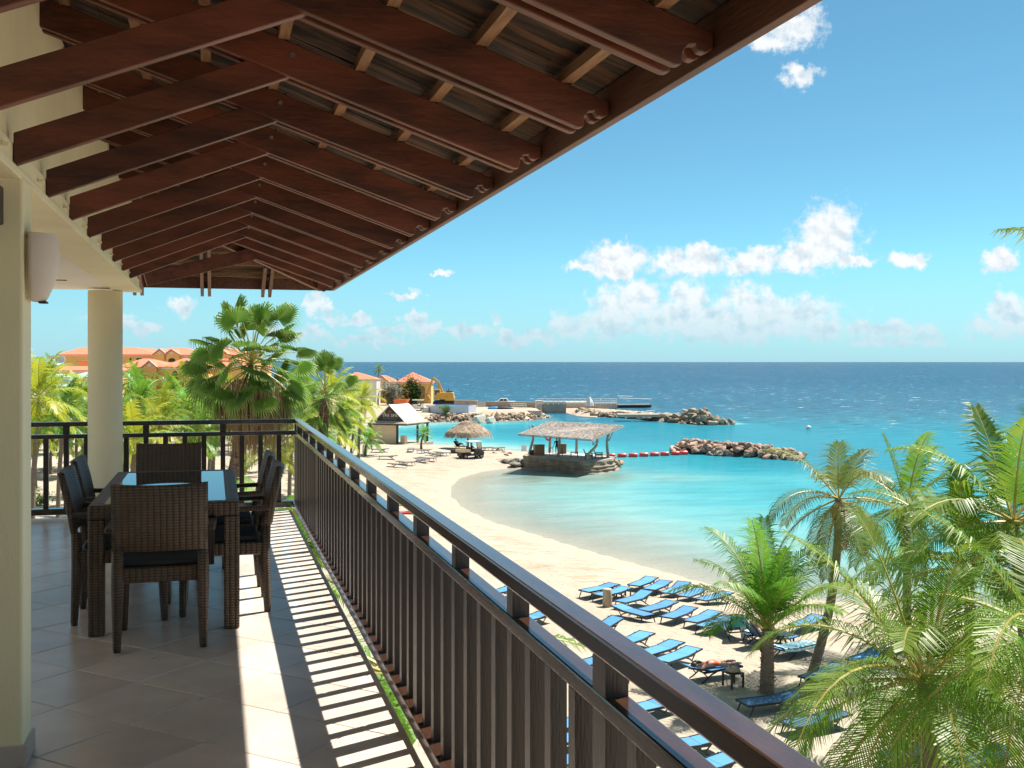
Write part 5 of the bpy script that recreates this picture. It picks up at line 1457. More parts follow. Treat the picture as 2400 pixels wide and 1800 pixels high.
o = put('lettering', text_mesh('THE SPA', 0.60), gab, (0.0, -0.268, zlow + 0.62)); o.rotation_euler = (R(90), 0, 0)
mb = MB()
for k in range(11): mb.span((-0.95 + k * 0.175, -0.262, zlow + 0.36), (-0.85 + k * 0.175, -0.252, zlow + 0.43))
obj('tagline', mb, M['driftwood'], gab)
mb = MB()
for k in range(5):
    a = R(30 + 30 * k); mb.prism([(0, -0.262, zlow + 1.15), (0.22 * math.cos(a - 0.25), -0.262, zlow + 1.15 + 0.22 * math.sin(a - 0.25)), (0.36 * math.cos(a), -0.262, zlow + 1.15 + 0.36 * math.sin(a)), (0.22 * math.cos(a + 0.25), -0.262, zlow + 1.15 + 0.22 * math.sin(a + 0.25))], (0, 0.01, 0))
obj('lotus_emblem', mb, M['rust'], gab)

# ------------------------------------------------------------------ thatched umbrella
r_, d_, g_ = on_sand(1097, 1052); um = thing('thatched_umbrella', 'round palm-thatched beach umbrella behind the golf cart', 'umbrella', cw(r_, d_, g_))
k_ = d_ / FPX
topz = CAMZ - (986 - V0) * k_ - g_; rimz = CAMZ - (1019 - V0) * k_ - g_; rr = 56 * k_
obj('pole', MB().tube([(0, 0, -0.3), (0, 0, topz - 0.3)], 0.11, 10), M['darkwood'], um)
rng = random.Random(5)
mb = MB(); n = 48; prof_ = [(0.12, topz), (rr * 0.30, topz - 0.22), (rr * 0.62, topz - 0.75), (rr * 0.88, rimz + 0.42), (rr * 0.98, rimz)]
vs = []
for i_, (a, z) in enumerate(prof_):
    for j in range(n):
        an = 2 * math.pi * j / n; f = 1 + rng.uniform(-0.025, 0.025)
        zz = z + (rng.uniform(-0.28, 0.12) if i_ == 4 else rng.uniform(-0.04, 0.04))
        vs.append((a * f * math.cos(an), a * f * math.sin(an), zz))
fs = [(i_ * n + j, i_ * n + (j + 1) % n, (i_ + 1) * n + (j + 1) % n, (i_ + 1) * n + j) for i_ in range(4) for j in range(n)]
mb.add(vs, fs)
th_ = obj('thatch_cover', mb, M['thatch'], um)
mb = MB()
for k in range(1500):
    an = rng.uniform(0, 6.283); t_ = rng.uniform(0.05, 1.0); i_ = min(int(t_ * 4), 3); f = t_ * 4 - i_
    a = prof_[i_][0] * (1 - f) + prof_[i_ + 1][0] * f; z = prof_[i_][1] * (1 - f) + prof_[i_ + 1][1] * f
    o_ = Vector((math.cos(an), math.sin(an), 0)); dn = (o_ * (prof_[i_ + 1][0] - prof_[i_][0]) + Vector((0, 0, prof_[i_ + 1][1] - prof_[i_][1]))).normalized()
    p0 = o_ * a + Vector((0, 0, z + 0.05)); ln = rng.uniform(0.3, 0.6)
    sw = Vector((-math.sin(an), math.cos(an), 0)); p1 = p0 + dn * ln + sw * rng.uniform(-0.12, 0.12) + Vector((0, 0, rng.uniform(-0.02, 0.08) - (0.15 if t_ > 0.85 else 0)))
    mb.add([p0 - sw * 0.035, p0 + sw * 0.035, p1 + sw * 0.012, p1 - sw * 0.012], [(0, 1, 2, 3)])
tag(put('straw', leafmesh(mb, 'straw', [M['thatch']]), um), kind='stuff')

# ------------------------------------------------------------------ jetty pavilion
DZ = 1.2
deckpx = [(1226, 1068), (1262, 1073), (1310, 1078), (1366, 1083), (1402, 1081), (1436, 1076), (1441, 1071), (1400, 1066), (1330, 1061), (1240, 1059)]
dk = [at_ground(u, v, DZ) for u, v in deckpx]
cen = sum(dk, Vector()) / len(dk)
isl = thing('stone_platform', 'low stone platform in the lagoon carrying the driftwood pavilion', 'platform', Vector((cen.x, cen.y, 0)))
rel = [p - Vector((cen.x, cen.y, 0)) for p in dk]
rng = random.Random(2)
def dense(poly, m=6):
    out = []
    for i in range(len(poly)):
        for k in range(m): out.append(poly[i].lerp(poly[(i + 1) % len(poly)], k / m))
    return out
dp = dense(rel)
mb = MB(); lv = [(1.2, 0.0), (1.12, 0.03), (1.04, 0.04), (0.74, -0.02), (0.62, 0.22), (0.42, 0.14), (0.34, 0.36), (0.12, 0.28), (0.02, 0.5), (-0.6, 0.8)]
vs = []
for i_, (z, off) in enumerate(lv):
    for j, p in enumerate(dp):
        dv = Vector((p.x, p.y, 0)).normalized(); nz = noise.noise(Vector((p.x * 0.8, p.y * 0.8, z * 1.5)))
        vs.append((p.x + dv.x * (off + (nz * 0.35 if i_ > 1 else 0)), p.y + dv.y * (off + (nz * 0.35 if i_ > 1 else 0)), z + (nz * 0.12 if i_ > 1 else 0)))
k = len(dp)
mb.add(vs, [(i_ * k + j, i_ * k + (j + 1) % k, (i_ + 1) * k + (j + 1) % k, (i_ + 1) * k + j) for i_ in range(len(lv) - 1) for j in range(k)] + [tuple(range(k))])
obj('base', mb, M['rock_grey'], isl)
obj('paving', MB().prism([p * 0.97 + Vector((0, 0, DZ * 0.03 + 0.004)) for p in rel], (0, 0, 0.03)), M['concrete'], isl)
for (u, v) in [(x_, y_) for x_, y_ in zip(np.linspace(1205, 1360, 26), np.linspace(1091, 1109, 26))] + [(x_, y_) for x_, y_ in zip(np.linspace(1362, 1450, 26), np.linspace(1108, 1096, 26))] + [(1390, 1097), (1400, 1100), (1410, 1095), (1420, 1093), (1430, 1092), (1436, 1088), (1442, 1090), (1425, 1088), (1413, 1099), (1405, 1093), (1395, 1103)]:
    p = at_ground(u + rng.uniform(-3, 3), v + rng.uniform(-2, 1), 0.0)
    right_ = u > 1362
    add_rock(isl, RKG if right_ else RKW, Vector((p.x - cen.x, p.y - cen.y, rng.uniform(0.1, 0.85 if right_ else 0.15))) + cw(0, rng.uniform(-0.4, 0.4), 0), rng.uniform(0.28, 0.5) if right_ else rng.uniform(0.3, 0.6), rng)

for (u, v, s_) in [(1176, 1080, 0.55), (1186, 1083, 0.7), (1197, 1085, 0.8), (1208, 1086, 0.85), (1218, 1089, 0.8), (1206, 1080, 0.7), (1220, 1081, 0.7), (1192, 1079, 0.5)]:
    p = at_ground(u, v, 0.25); o = put('rock', RKW[rng.randrange(6)], isl, Vector((p.x - cen.x, p.y - cen.y, 0.22)), rng.uniform(-0.4, 0.4)); o.scale = (s_ * 1.9, s_ * 0.9, s_ * 0.55)
pav = thing('driftwood_pavilion', 'open pavilion on crooked driftwood posts with a mottled shingle roof', 'pavilion', Vector((cen.x, cen.y, DZ)))
def rp(u, v, d): 
    p = px_at(u, v, d); return Vector((p.x - cen.x, p.y - cen.y, p.z - DZ))
FL, FR, BR, BL = rp(1214, 1018, 108), rp(1386, 1031, 104.5), rp(1463, 997.5, 112.5), rp(1289, 987, 117)
cols = [mat('shingle_' + n_, c_, 0.8, rand=0.1) for n_, c_ in (('tan', (0.56, 0.43, 0.34)), ('brown', (0.40, 0.29, 0.22)), ('blue', (0.30, 0.37, 0.48)), ('cream', (0.70, 0.62, 0.52)), ('grey', (0.50, 0.47, 0.45)), ('ochre', (0.60, 0.42, 0.18)))]
mb = MB(); nx, ny = 76, 26; rng = random.Random(4)
nup = (FR - FL).cross(BL - FL).normalized()
if nup.z < 0: nup = -nup
def bil(a, b): return FL.lerp(FR, a).lerp(BL.lerp(BR, a), b)
for j in range(ny):
    for i in range(nx):
        a0, a1 = i / nx, (i + 0.96) / nx; b0, b1 = j / ny, min(1, (j + 1.25) / ny)
        lift = 0.05 + rng.uniform(0, 0.02)
        mb.add([bil(a0, b0) + nup * lift * 1.3, bil(a1, b0) + nup * lift * 1.3, bil(a1, b1) + nup * 0.03, bil(a0, b1) + nup * 0.03, bil(a0, b0) + nup * 0.02, bil(a1, b0) + nup * 0.02], [(0, 1, 2, 3), (4, 5, 1, 0)], rng.choices(range(6), (3, 2, 2.2, 2.4, 2, 1))[0])
tag(put('roof_shingles', leafmesh(mb, 'roof_shingles', cols), pav), kind='stuff')
obj('roof_board', MB().prism([FL, FR, BR, BL], nup * 0.02), M['driftwood'], pav)
obj('eave_beam', MB().bar(FL - nup * 0.08, FR - nup * 0.08, 0.08, 0.08).bar(BL - nup * 0.08, BR - nup * 0.08, 0.08, 0.08).bar(FR - nup * 0.08, BR - nup * 0.08, 0.1, 0.1).bar(FL - nup * 0.08, BL - nup * 0.08, 0.1, 0.1), M['driftwood'], pav)
def dpt(u, v): 
    p = at_ground(u, v, DZ); return Vector((p.x - cen.x, p.y - cen.y, 0))
def crooked(a, b, wob, rad, seed):
    r2 = random.Random(seed); pts = []
    for i in range(9):
        t_ = i / 8; s_ = math.sin(math.pi * t_) * wob
        pts.append(a.lerp(b, t_) + cw(s_ * math.sin(3.2 * t_ + seed), 0.3 * s_, 0) + cw(r2.uniform(-0.04, 0.04), 0, 0))
    return MB().tube(pts, [rad * (1.25 - 0.45 * i / 8) for i in range(9)], 9)
posts = [((1240, 1065), bil(0.10, 0.12), 0.25), ((1307, 1071), bil(0.55, 0.08), 0.12), ((1376, 1080), bil(0.97, 0.12), -0.55), ((1425, 1073), bil(0.96, 0.86), 0.22), ((1352, 1064), bil(0.55, 0.85), 0.05), ((1288, 1061), bil(0.10, 0.85), 0.05)]
for i, ((u, v), tp_, wob) in enumerate(posts):
    bs_ = dpt(u, v); tp_ = bs_ + cw((0.45, 0.30, 0.95, 0.15, 0.1, 0.1)[i], 0, 0); tp_.z = FL.z - (nup.x * (tp_.x - FL.x) + nup.y * (tp_.y - FL.y)) / nup.z - 0.1
    o = obj('post', crooked(bs_, tp_, wob * 0.8, 0.13, i), M['driftwood'], pav, True)
    for sx in (-0.8, 0.8):
        f0 = bs_.lerp(tp_, 0.62); obj('strut', MB().tube([f0, f0.lerp(tp_, 0.5) + cw(sx * 0.28, 0, 0), tp_ + cw(sx * 0.55, 0, 0.02)], [0.055, 0.04, 0.035], 7), M['driftwood'], o, True)
# things standing in the pavilion
def world_deck(u, v): 
    return at_ground(u, v, DZ + 0.034)
def planks_box(name, label, cat, p, w, dpt_, h, n, m, rz):
    t = thing(name, label, cat, p, rz)
    pl = MB().span((-w / n / 2 * 0.94, -0.02, 0), (w / n / 2 * 0.94, 0.02, h)).mesh('plank', m)
    for k in range(n):
        x_ = -w / 2 + w * (k + 0.5) / n
        put('plank', pl, t, (x_, -dpt_ / 2, 0)); put('plank', pl, t, (x_, dpt_ / 2, 0))
    nd = max(2, int(n * dpt_ / w)); pl2 = MB().span((-dpt_ / nd / 2 * 0.94, -0.02, 0), (dpt_ / nd / 2 * 0.94, 0.02, h)).mesh('plank', m)
    for k in range(nd):
        y_ = -dpt_ / 2 + dpt_ * (k + 0.5) / nd
        put('plank', pl2, t, (-w / 2, y_, 0), R(90)); put('plank', pl2, t, (w / 2, y_, 0), R(90))
    obj('top', MB().span((-w / 2 - 0.05, -dpt_ / 2 - 0.05, h), (w / 2 + 0.05, dpt_ / 2 + 0.05, h + 0.05)), m, t)
    return t
planks_box('bar_counter', 'wooden plank bar counter at the left of the pavilion', 'bar counter', world_deck(1263, 1066.5), 1.0, 0.7, 1.05, 6, M['barwood'], -TH + 0.3)
planks_box('bar_counter', 'wooden plank bar counter behind the standing person in the pavilion', 'bar counter', world_deck(1318, 1063), 0.8, 0.5, 1.0, 5, M['barwood'], -TH)
planks_box('wooden_crate', 'small wooden crate left of the pavilion bar', 'crate', world_deck(1247, 1066), 0.5, 0.5, 0.45, 4, M['darkwood'], -TH)
def bar_stool(label, p):
    t = thing('bar_stool', label, 'stool', p, -TH)
    for sx in (-0.16, 0.16):
        for sy in (-0.16, 0.16): obj('leg', MB().bar((sx * 1.2, sy * 1.2, 0), (sx, sy, 0.72), 0.04, 0.04), M['darkwood'], t)
    obj('seat', MB().span((-0.2, -0.2, 0.72), (0.2, 0.2, 0.77)), M['darkwood'], t); obj('footrest', MB().bar((-0.19, -0.19, 0.25), (0.19, -0.19, 0.25), 0.03, 0.03), M['darkwood'], t)
bar_stool('dark bar stool left of the standing person', world_deck(1292, 1066.5)); bar_stool('dark bar stool right of the middle front post', world_deck(1314, 1068))
def side_table(label, p, m, s=0.5, h=0.42, rz=0.0, grp=None):
    t = thing('side_table', label, 'table', p, rz, grp)
    obj('table_top', MB().span((-s / 2, -s / 2, h - 0.035), (s / 2, s / 2, h)), m, t, bevel=0.01)
    for sx in (-1, 1):
        for sy in (-1, 1): obj('leg', MB().bar((sx * (s / 2 - 0.035), sy * (s / 2 - 0.035), 0), (sx * (s / 2 - 0.035), sy * (s / 2 - 0.035), h - 0.034), 0.05, 0.05), m, t)
    return t
side_table('low dark table in the middle of the pavilion floor', world_deck(1346, 1071), M['darkwood'], 0.75, 0.5, -TH)
def deck_chair(label, p, rz):
    t = thing('deck_chair', label, 'chair', p, rz)
    for sy in (-0.3, 0.3):
        obj('leg', MB().bar((0.35, sy, 0), (0.35, sy, 0.55), 0.05, 0.05), M['black_frame'], t); obj('leg', MB().bar((-0.35, sy, 0), (-0.30, sy, 0.55), 0.05, 0.05), M['black_frame'], t)
        obj('armrest', MB().span((-0.35, sy - 0.06, 0.55), (0.42, sy + 0.06, 0.59)), M['black_frame'], t)
    obj('seat', MB().span((-0.3, -0.27, 0.30), (0.35, 0.27, 0.35)), M['black_frame'], t)
    obj('cushion', MB().span((-0.25, -0.26, 0.351), (0.36, 0.26, 0.44)), M['red_cloth'], t, bevel=0.03)
    sl3 = MB().bar((-0.30, 0, 0.35), (-0.52, 0, 1.0), 0.09, 0.03, up=(1, 0, 0)).mesh('slat', M['black_frame'])
    for k in range(5): put('slat', sl3, t, (0, -0.22 + 0.11 * k, 0))
    return t
deck_chair('black deck chair with a red cushion, right one of the two in the pavilion', world_deck(1403, 1074.5), -TH - 0.2)
deck_chair('black deck chair with a red cushion behind the crooked front post', world_deck(1380, 1076), -TH + 0.1)
lb_ = obj('life_ring', MB().tube([(0.30 * math.cos(a), 0, 0.42 * math.sin(a)) for a in np.linspace(0, 2 * math.pi, 17)], 0.10, 8, False), M['red_plastic'], None, True, loc=tuple(world_deck(1285, 1060) + Vector((0, 0, 1.75)) - cw(0, 0.25, 0)), rz=-TH)
tag(lb_, 'red life ring hanging on the back left post of the pavilion', 'life ring')
t = thing('sign_board', 'blank white sign board standing on the sand left of the pavilion', 'sign', on_sand(1228, 1058)[0:2] and cw(*on_sand(1228, 1058)), -TH)
obj('board', MB().span((-0.32, -0.02, 0.12), (0.32, 0.02, 0.82)), M['white'], t)
for sx in (-0.28, 0.28): obj('leg', MB().span((sx - 0.03, 0.021, 0), (sx + 0.03, 0.06, 0.8)), M['white'], t)

# red barrel floats
ords = ['first', 'second', 'third', 'fourth', 'fifth', 'sixth', 'seventh', 'eighth']
fm = [(0.06, -0.52), (0.24, -0.50), (0.30, -0.40), (0.30, 0.40), (0.24, 0.50), (0.06, 0.52)]
for k, (u, v) in enumerate([(1432, 1071), (1458, 1070.5), (1484, 1070), (1509, 1069), (1534, 1068), (1558, 1067), (1583, 1065.5), (1602, 1064.5)]):
    p = at_ground(u, v, 0.05)
    t = thing('barrel_float', 'red barrel float, %s from the pavilion in the line across the water' % ords[k], 'float', p, -TH + R(4) * math.sin(k * 2.1), 'red floats closing the lagoon')
    mb = MB().lathe(fm, n=16); mb.v = [(z, y, -x + 0.12) for x, y, z in mb.v]
    obj('barrel', mb, M['red_plastic'], t, True)
    obj('rope', MB().tube([(-0.78, 0, 0.0), (-0.5, 0, 0.10), (0.5, 0, 0.10), (0.78, 0, 0.0)], 0.02, 5), M['tyre'], t)
p = px_at(1895, 1005, 178); t = tag(obj('mooring_buoy', MB().lathe([(0.05, -0.2), (0.35, 0.0), (0.42, 0.25), (0.3, 0.5), (0.05, 0.6)], n=12), M['white'], None, True, loc=(p.x, p.y, 0)), 'small pale mooring buoy alone on the open water', 'buoy')
# ------------------------------------------------------------------ people
def skin_body(name, joints, edges, radii, root, material, parent, faces_mat=None):
    me = bpy.data.meshes.new(name)
    joints = {k_: v_ for k_, v_ in joints.items() if k_ != 'face'}
    names = list(joints); idx = {n_: i for i, n_ in enumerate(names)}
    me.from_pydata([joints[n_] for n_ in names], [(idx[a], idx[b]) for a, b in edges], [])
    o = bpy.data.objects.new(name, me); col.objects.link(o)
    md = o.modifiers.new('skin', 'SKIN'); md.use_smooth_shade = True
    o.modifiers.new('sub', 'SUBSURF').levels = 1
    for n_ in names:
        sv = me.skin_vertices[0].data[idx[n_]]; r = radii.get(n_, 0.04); sv.radius = (r, r) if not isinstance(r, tuple) else r; sv.use_root = (n_ == root)
    dg = bpy.context.evaluated_depsgraph_get()
    m2 = bpy.data.meshes.new_from_object(o.evaluated_get(dg)); m2.name = name
    bpy.data.objects.remove(o)
    m2.materials.clear(); m2.materials.append(material)
    if faces_mat:
        for mm, fn in faces_mat:
            m2.materials.append(mm); k = len(m2.materials) - 1
            for f in m2.polygons:
                if fn(f.center): f.material_index = k
    for f in m2.polygons: f.use_smooth = True
    return put(name, m2, parent)

def person(label, loc, rz, J, skin, clothes, hairm=None, hair_long=False):
    """J: joint positions; fingers are added at each hand along the forearm"""
    t = thing('person', label, 'person', loc, rz)
    J = {k: Vector(v) for k, v in J.items()}
    E = [('pelvis', 'waist'), ('waist', 'chest'), ('chest', 'neck'), ('neck', 'jaw'), ('jaw', 'head'), ('head', 'crown')]
    Rd = {'pelvis': (0.135, 0.115), 'waist': (0.115, 0.10), 'chest': (0.145, 0.115), 'neck': 0.055, 'jaw': 0.072, 'head': 0.092, 'crown': 0.06}
    J['head'] = J['jaw'].lerp(J['crown'], 0.5)
    for s in 'LR':
        E += [('chest', 'sh' + s), ('sh' + s, 'el' + s), ('el' + s, 'wr' + s), ('wr' + s, 'ha' + s), ('pelvis', 'hip' + s), ('hip' + s, 'kn' + s), ('kn' + s, 'an' + s), ('an' + s, 'to' + s)]
        Rd.update({'sh' + s: 0.062, 'el' + s: 0.042, 'wr' + s: 0.028, 'ha' + s: 0.034, 'hip' + s: 0.098, 'kn' + s: 0.058, 'an' + s: 0.036, 'to' + s: 0.028})
        fw = (J['wr' + s] - J['el' + s]).normalized()
        J['ha' + s] = J['wr' + s] + fw * 0.07
        sd = fw.cross(Vector((0.3, 0.2, 0.9))).normalized()
        for k in range(4):
            a = 'f%s%d' % (s, k); b_ = a + 'b'
            J[a] = J['ha' + s] + fw * 0.05 + sd * (k - 1.5) * 0.021; J[b_] = J[a] + fw * (0.045 + 0.012 * (k in (1, 2))) + Vector((0, 0, -0.008))
            E += [('ha' + s, a), (a, b_)]; Rd[a] = 0.010; Rd[b_] = 0.008
        a = 'th' + s; J[a] = J['ha' + s] + sd * -0.05 + fw * 0.02; E.append(('ha' + s, a)); Rd[a] = 0.010
    body = skin_body('body', J, E, Rd, 'pelvis', skin, t, clothes)
    # face and hair
    up = (J['crown'] - J['jaw']).normalized(); f_ = J.get('face', Vector((0, -1, 0)))
    f_ = (f_ - up * f_.dot(up)).normalized(); sd = up.cross(f_)
    c = J['head']
    obj('nose', MB().bar(c + f_ * 0.085, c + f_ * 0.112 - up * 0.02, 0.022, 0.02), skin, t)
    for s in (-1, 1): obj('eye', MB().box(c + f_ * 0.088 + sd * s * 0.032 + up * 0.012, (0.014, 0.014, 0.010)), M['black'], t)
    mb = MB(); n = 12
    rot = Matrix((sd, f_, up)).transposed()
    vs = []
    for i in range(6):
        a = math.pi / 2 * (1 - i / 4.2)
        for j in range(n):
            b_ = 2 * math.pi * j / n; rr_ = 0.108 * math.cos(a) if a > -1.2 else 0.05
            frontness = math.sin(b_)
            z = 0.115 * math.sin(a)
            if frontness > 0.3: z = max(z, 0.05)
            vs.append(c + rot @ Vector((rr_ * math.cos(b_), rr_ * math.sin(b_) * 1.05 - 0.012, z + 0.012)))
    mb.add(vs, [(i * n + j, i * n + (j + 1) % n, (i + 1) * n + (j + 1) % n, (i + 1) * n + j) for i in range(5) for j in range(n)] + [tuple(range(n))])
    if hair_long:
        mb.tube([c - f_ * 0.06, c - f_ * 0.10 - up * 0.12, c - f_ * 0.07 - up * 0.26 + sd * 0.05], [0.085, 0.075, 0.03], 8)
    obj('hair', mb, hairm or M['hair'], t, True)
    return t

# ------------------------------------------------------------------ loungers
def lounger_proto(name, sling, frame, back=5.5):
    """1.95 m long; +x is the head end, whose backrest is tilted up a little"""
    t = thing(name, 'sun lounger', 'sun lounger')
    hx = 0.28; a = R(back); ex, ez = hx + 0.70 * math.cos(a), 0.34 + 0.70 * math.sin(a)
    obj('sling', MB().prism([(-0.95, -0.30, 0.333), (hx, -0.30, 0.333), (hx, -0.30, 0.347), (-0.95, -0.30, 0.347)], (0, 0.60, 0)), sling, t)
    br = obj('backrest', MB().prism([(hx + 0.01, -0.30, 0.335), (ex, -0.30, ez - 0.007), (ex, -0.30, ez + 0.007), (hx + 0.01, -0.30, 0.349)], (0, 0.60, 0)), sling, t)
    obj('backrest_frame', MB().bar((hx, -0.32, 0.338), (ex + 0.02, -0.32, ez), 0.035, 0.05).bar((hx, 0.32, 0.338), (ex + 0.02, 0.32, ez), 0.035, 0.05).bar((ex + 0.015, -0.338, ez), (ex + 0.015, 0.338, ez), 0.04, 0.03), frame, br)
    obj('frame', MB().bar((-0.97, -0.32, 0.335), (hx + 0.25, -0.32, 0.315), 0.04, 0.065).bar((-0.97, 0.32, 0.335), (hx + 0.25, 0.32, 0.315), 0.04, 0.065).bar((-0.965, -0.338, 0.335), (-0.965, 0.338, 0.335), 0.045, 0.05).bar((hx + 0.22, -0.3, 0.31), (hx + 0.22, 0.3, 0.31), 0.04, 0.04), frame, t)
    for sy in (-0.315, 0.315):
        obj('leg', MB().tube([(-0.80, sy, 0.31), (-0.88, sy, 0.14), (-0.95, sy, 0.0)], [0.028, 0.024, 0.022], 6), frame, t)
        obj('leg', MB().tube([(0.62, sy, 0.0), (0.42, sy, 0.10), (0.24, sy, 0.22), (0.0, sy, 0.31)], [0.022, 0.024, 0.026, 0.028], 6).tube([(0.36, sy, 0.14), (0.52, sy, 0.30), (0.66, sy, 0.36 + 0.06 * (back > 4))], 0.02, 6), frame, t)
    return t
PB = lounger_proto('sun_lounger', M['blue_sling'], M['black_frame'])
PB2 = lounger_proto('sun_lounger', M['blue_sling'], M['black_frame'], 15)
PN = lounger_proto('sun_lounger', M['navy_sling'], M['black_frame'])
PG = lounger_proto('sun_lounger', M['grey_sling'], M['grey_frame'], 4.0)
used_ = {}
nb_ = [0]
def lounger(proto, a, b, label, group, up=0.36, yaw=None):
    """A, B: photo points at the middle of the foot and head ends of the seat"""
    r1, d1, g1 = on_sand(a[0], a[1], up); r2, d2, g2 = on_sand(b[0], b[1], up)
    p, q_ = cw(r1, d1), cw(r2, d2); mid = (p + q_) / 2
    r, d = wc(mid.x, mid.y)
    o = proto if not used_.get(proto.name) else copy_tree(proto)
    used_[proto.name] = True
    o.location = (mid.x, mid.y, gz(r, d) - 0.01)
    o.rotation_euler = (0, 0, math.atan2(q_.y - p.y, q_.x - p.x) if yaw is None else yaw)
    o['label'] = label; o['group'] = group
    return o
c6 = lambda x, y: (1330 + x / 3.881, 1320 + y / 3.881)
c7 = lambda x, y: (1180 + x / 3.072, 1380 + y / 3.072)
BG = 'blue sun loungers on the sand'
def bl(a, b, label, f=c6):
    nb_[0] += 1
    return lounger(PB2 if nb_[0] % 5 in (3,) else PB, f(*a), f(*b), label, BG)
bl((583, 192), (789, 143), 'blue lounger nearest the water, leftmost of the row of five')
bl((714, 224), (920, 170), 'blue lounger second from the left in the row nearest the water')
bl((875, 244), (1085, 198), 'blue lounger in the middle of the row of five nearest the water')
bl((1030, 270), (1245, 230), 'blue lounger fourth in the row nearest the water')
bl((1222, 294), (1445, 276), 'blue lounger at the right end of the row nearest the water, touching the young palm')
bl((139, 255), (437, 206), 'blue lounger farther left than any other, beyond the log stump')
bl((257, 292), (554, 238), 'blue lounger beside the black side table and behind the log stump')
bl((467, 352), (735, 290), 'blue lounger just right of the log stump')
lounger(PB, c6(782, 469), c6(419, 383), 'blue lounger set crosswise in front of the log stump', BG)
bl((680, 422), (955, 360), 'blue lounger tucked behind the crosswise lounger')
bl((880, 485), (1143, 412), 'blue lounger right of the crosswise lounger, on open sand')
bl((1085, 527), (1370, 454), 'blue lounger two places left of the teal towel')
bl((1240, 564), (1470, 506), 'blue lounger with sandals on it beside the teal towel')
bl((150, 590), (440, 536), 'blue lounger just showing its head end above the railing, upper of the line behind it')
bl((440, 730), (720, 660), 'blue lounger whose head end rises over the railing below the crosswise lounger')
bl((690, 812), (990, 745), 'upper one of the two blue loungers half hidden by the railing above the sunbather')
bl((850, 884), (1150, 802), 'lower one of the two blue loungers half hidden by the railing above the sunbather')
bl((-30, 930), (262, 868), 'blue lounger behind the red-brown bin')
lb0 = bl((1500, 925), (1115, 985), 'lounger under the sunbather in the red bikini')
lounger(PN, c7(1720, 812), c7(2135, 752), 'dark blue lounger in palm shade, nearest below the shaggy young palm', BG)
bl((930, 850), (1140, 812), 'blue lounger showing between the two top rails near the short post', c7)
bl((1180, 1125), (1445, 1080), 'blue lounger under the top rail at the lower right, upper of two', c7)
bl((1330, 1290), (1585, 1215), 'blue lounger under the top rail at the lower right, lower of two', c7)
bl((330, 985), (640, 925), 'uppermost blue lounger of the three seen through the balusters', c7)
bl((330, 1105), (640, 1040), 'middle blue lounger of the three seen through the balusters', c7)
bl((330, 1250), (640, 1180), 'lowest blue lounger of the three seen through the balusters', c7)
bl((-140, 30), (60, 0), 'blue lounger seen between the rails left of the spacer block', c7)
bl((90, 215), (300, 170), 'blue lounger glimpsed under the top rail beside the spacer block', c7)
lounger(PB, (1868, 1462), (1918, 1448), 'blue lounger behind the trunk of the leaning palm', BG)
lounger(PB, (1900, 1586), (1965, 1568), 'blue lounger right of the foot of the leaning palm', BG)
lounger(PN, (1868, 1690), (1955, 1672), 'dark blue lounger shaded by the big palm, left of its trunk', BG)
lounger(PB, (2085, 1772), (2200, 1735), 'blue lounger seen through the fronds under the big palm', BG)
lounger(PB, (2005, 1545), (2070, 1525), 'blue lounger hidden behind the left fronds of the big palm', BG)
lounger(PB, (2260, 1790), (2350, 1765), 'blue lounger right of the trunk of the big palm', BG)
lt = lounger(PB, (1766 + 60, 1492), (1766 + 20, 1478), 'lounger with a pale blue towel right of the reclining guest', BG, yaw=R(-60))
lc = lounger(PB, c6(2160, 715), c6(1960, 770), 'lounger covered with an aqua and white towel between the two palms', BG)

def towel(label, lou, m, x0, x1, drop=0.1, w=0.62, lift=0.36, seed=1):
    rng = random.Random(seed); mb = MB(); nx, ny = 14, 8; vs = []
    for i in range(nx + 1):
        for j in range(ny + 1):
            x = x0 + (x1 - x0) * i / nx; y = (-0.5 + j / ny) * (w + 0.16)
            z = lift + 0.018 * noise.noise(Vector((x * 5, y * 5, seed))) + (max(0, x - 0.28) * 0.14)
            if abs(y) > w / 2: z -= (abs(y) - w / 2) * 1.3
            vs.append((x, y, z))
    mb.add(vs, [(i * (ny + 1) + j, (i + 1) * (ny + 1) + j, (i + 1) * (ny + 1) + j + 1, i * (ny + 1) + j + 1) for i in range(nx) for j in range(ny)])
    o = obj('beach_towel', mb, m, None, True, loc=lou.location, rz=lou.rotation_euler[2])
    so = o.modifiers.new('t', 'SOLIDIFY'); so.thickness = 0.012; so.offset = 1
    return tag(o, label, 'towel')
towel('aqua and white towel spread on the lounger between the palms', lc, M['aqua'], -0.9, 0.85, seed=3)
towel('pale blue towel on the lounger right of the reclining guest', lt, M['aqua'], -0.9, 0.2, seed=5)

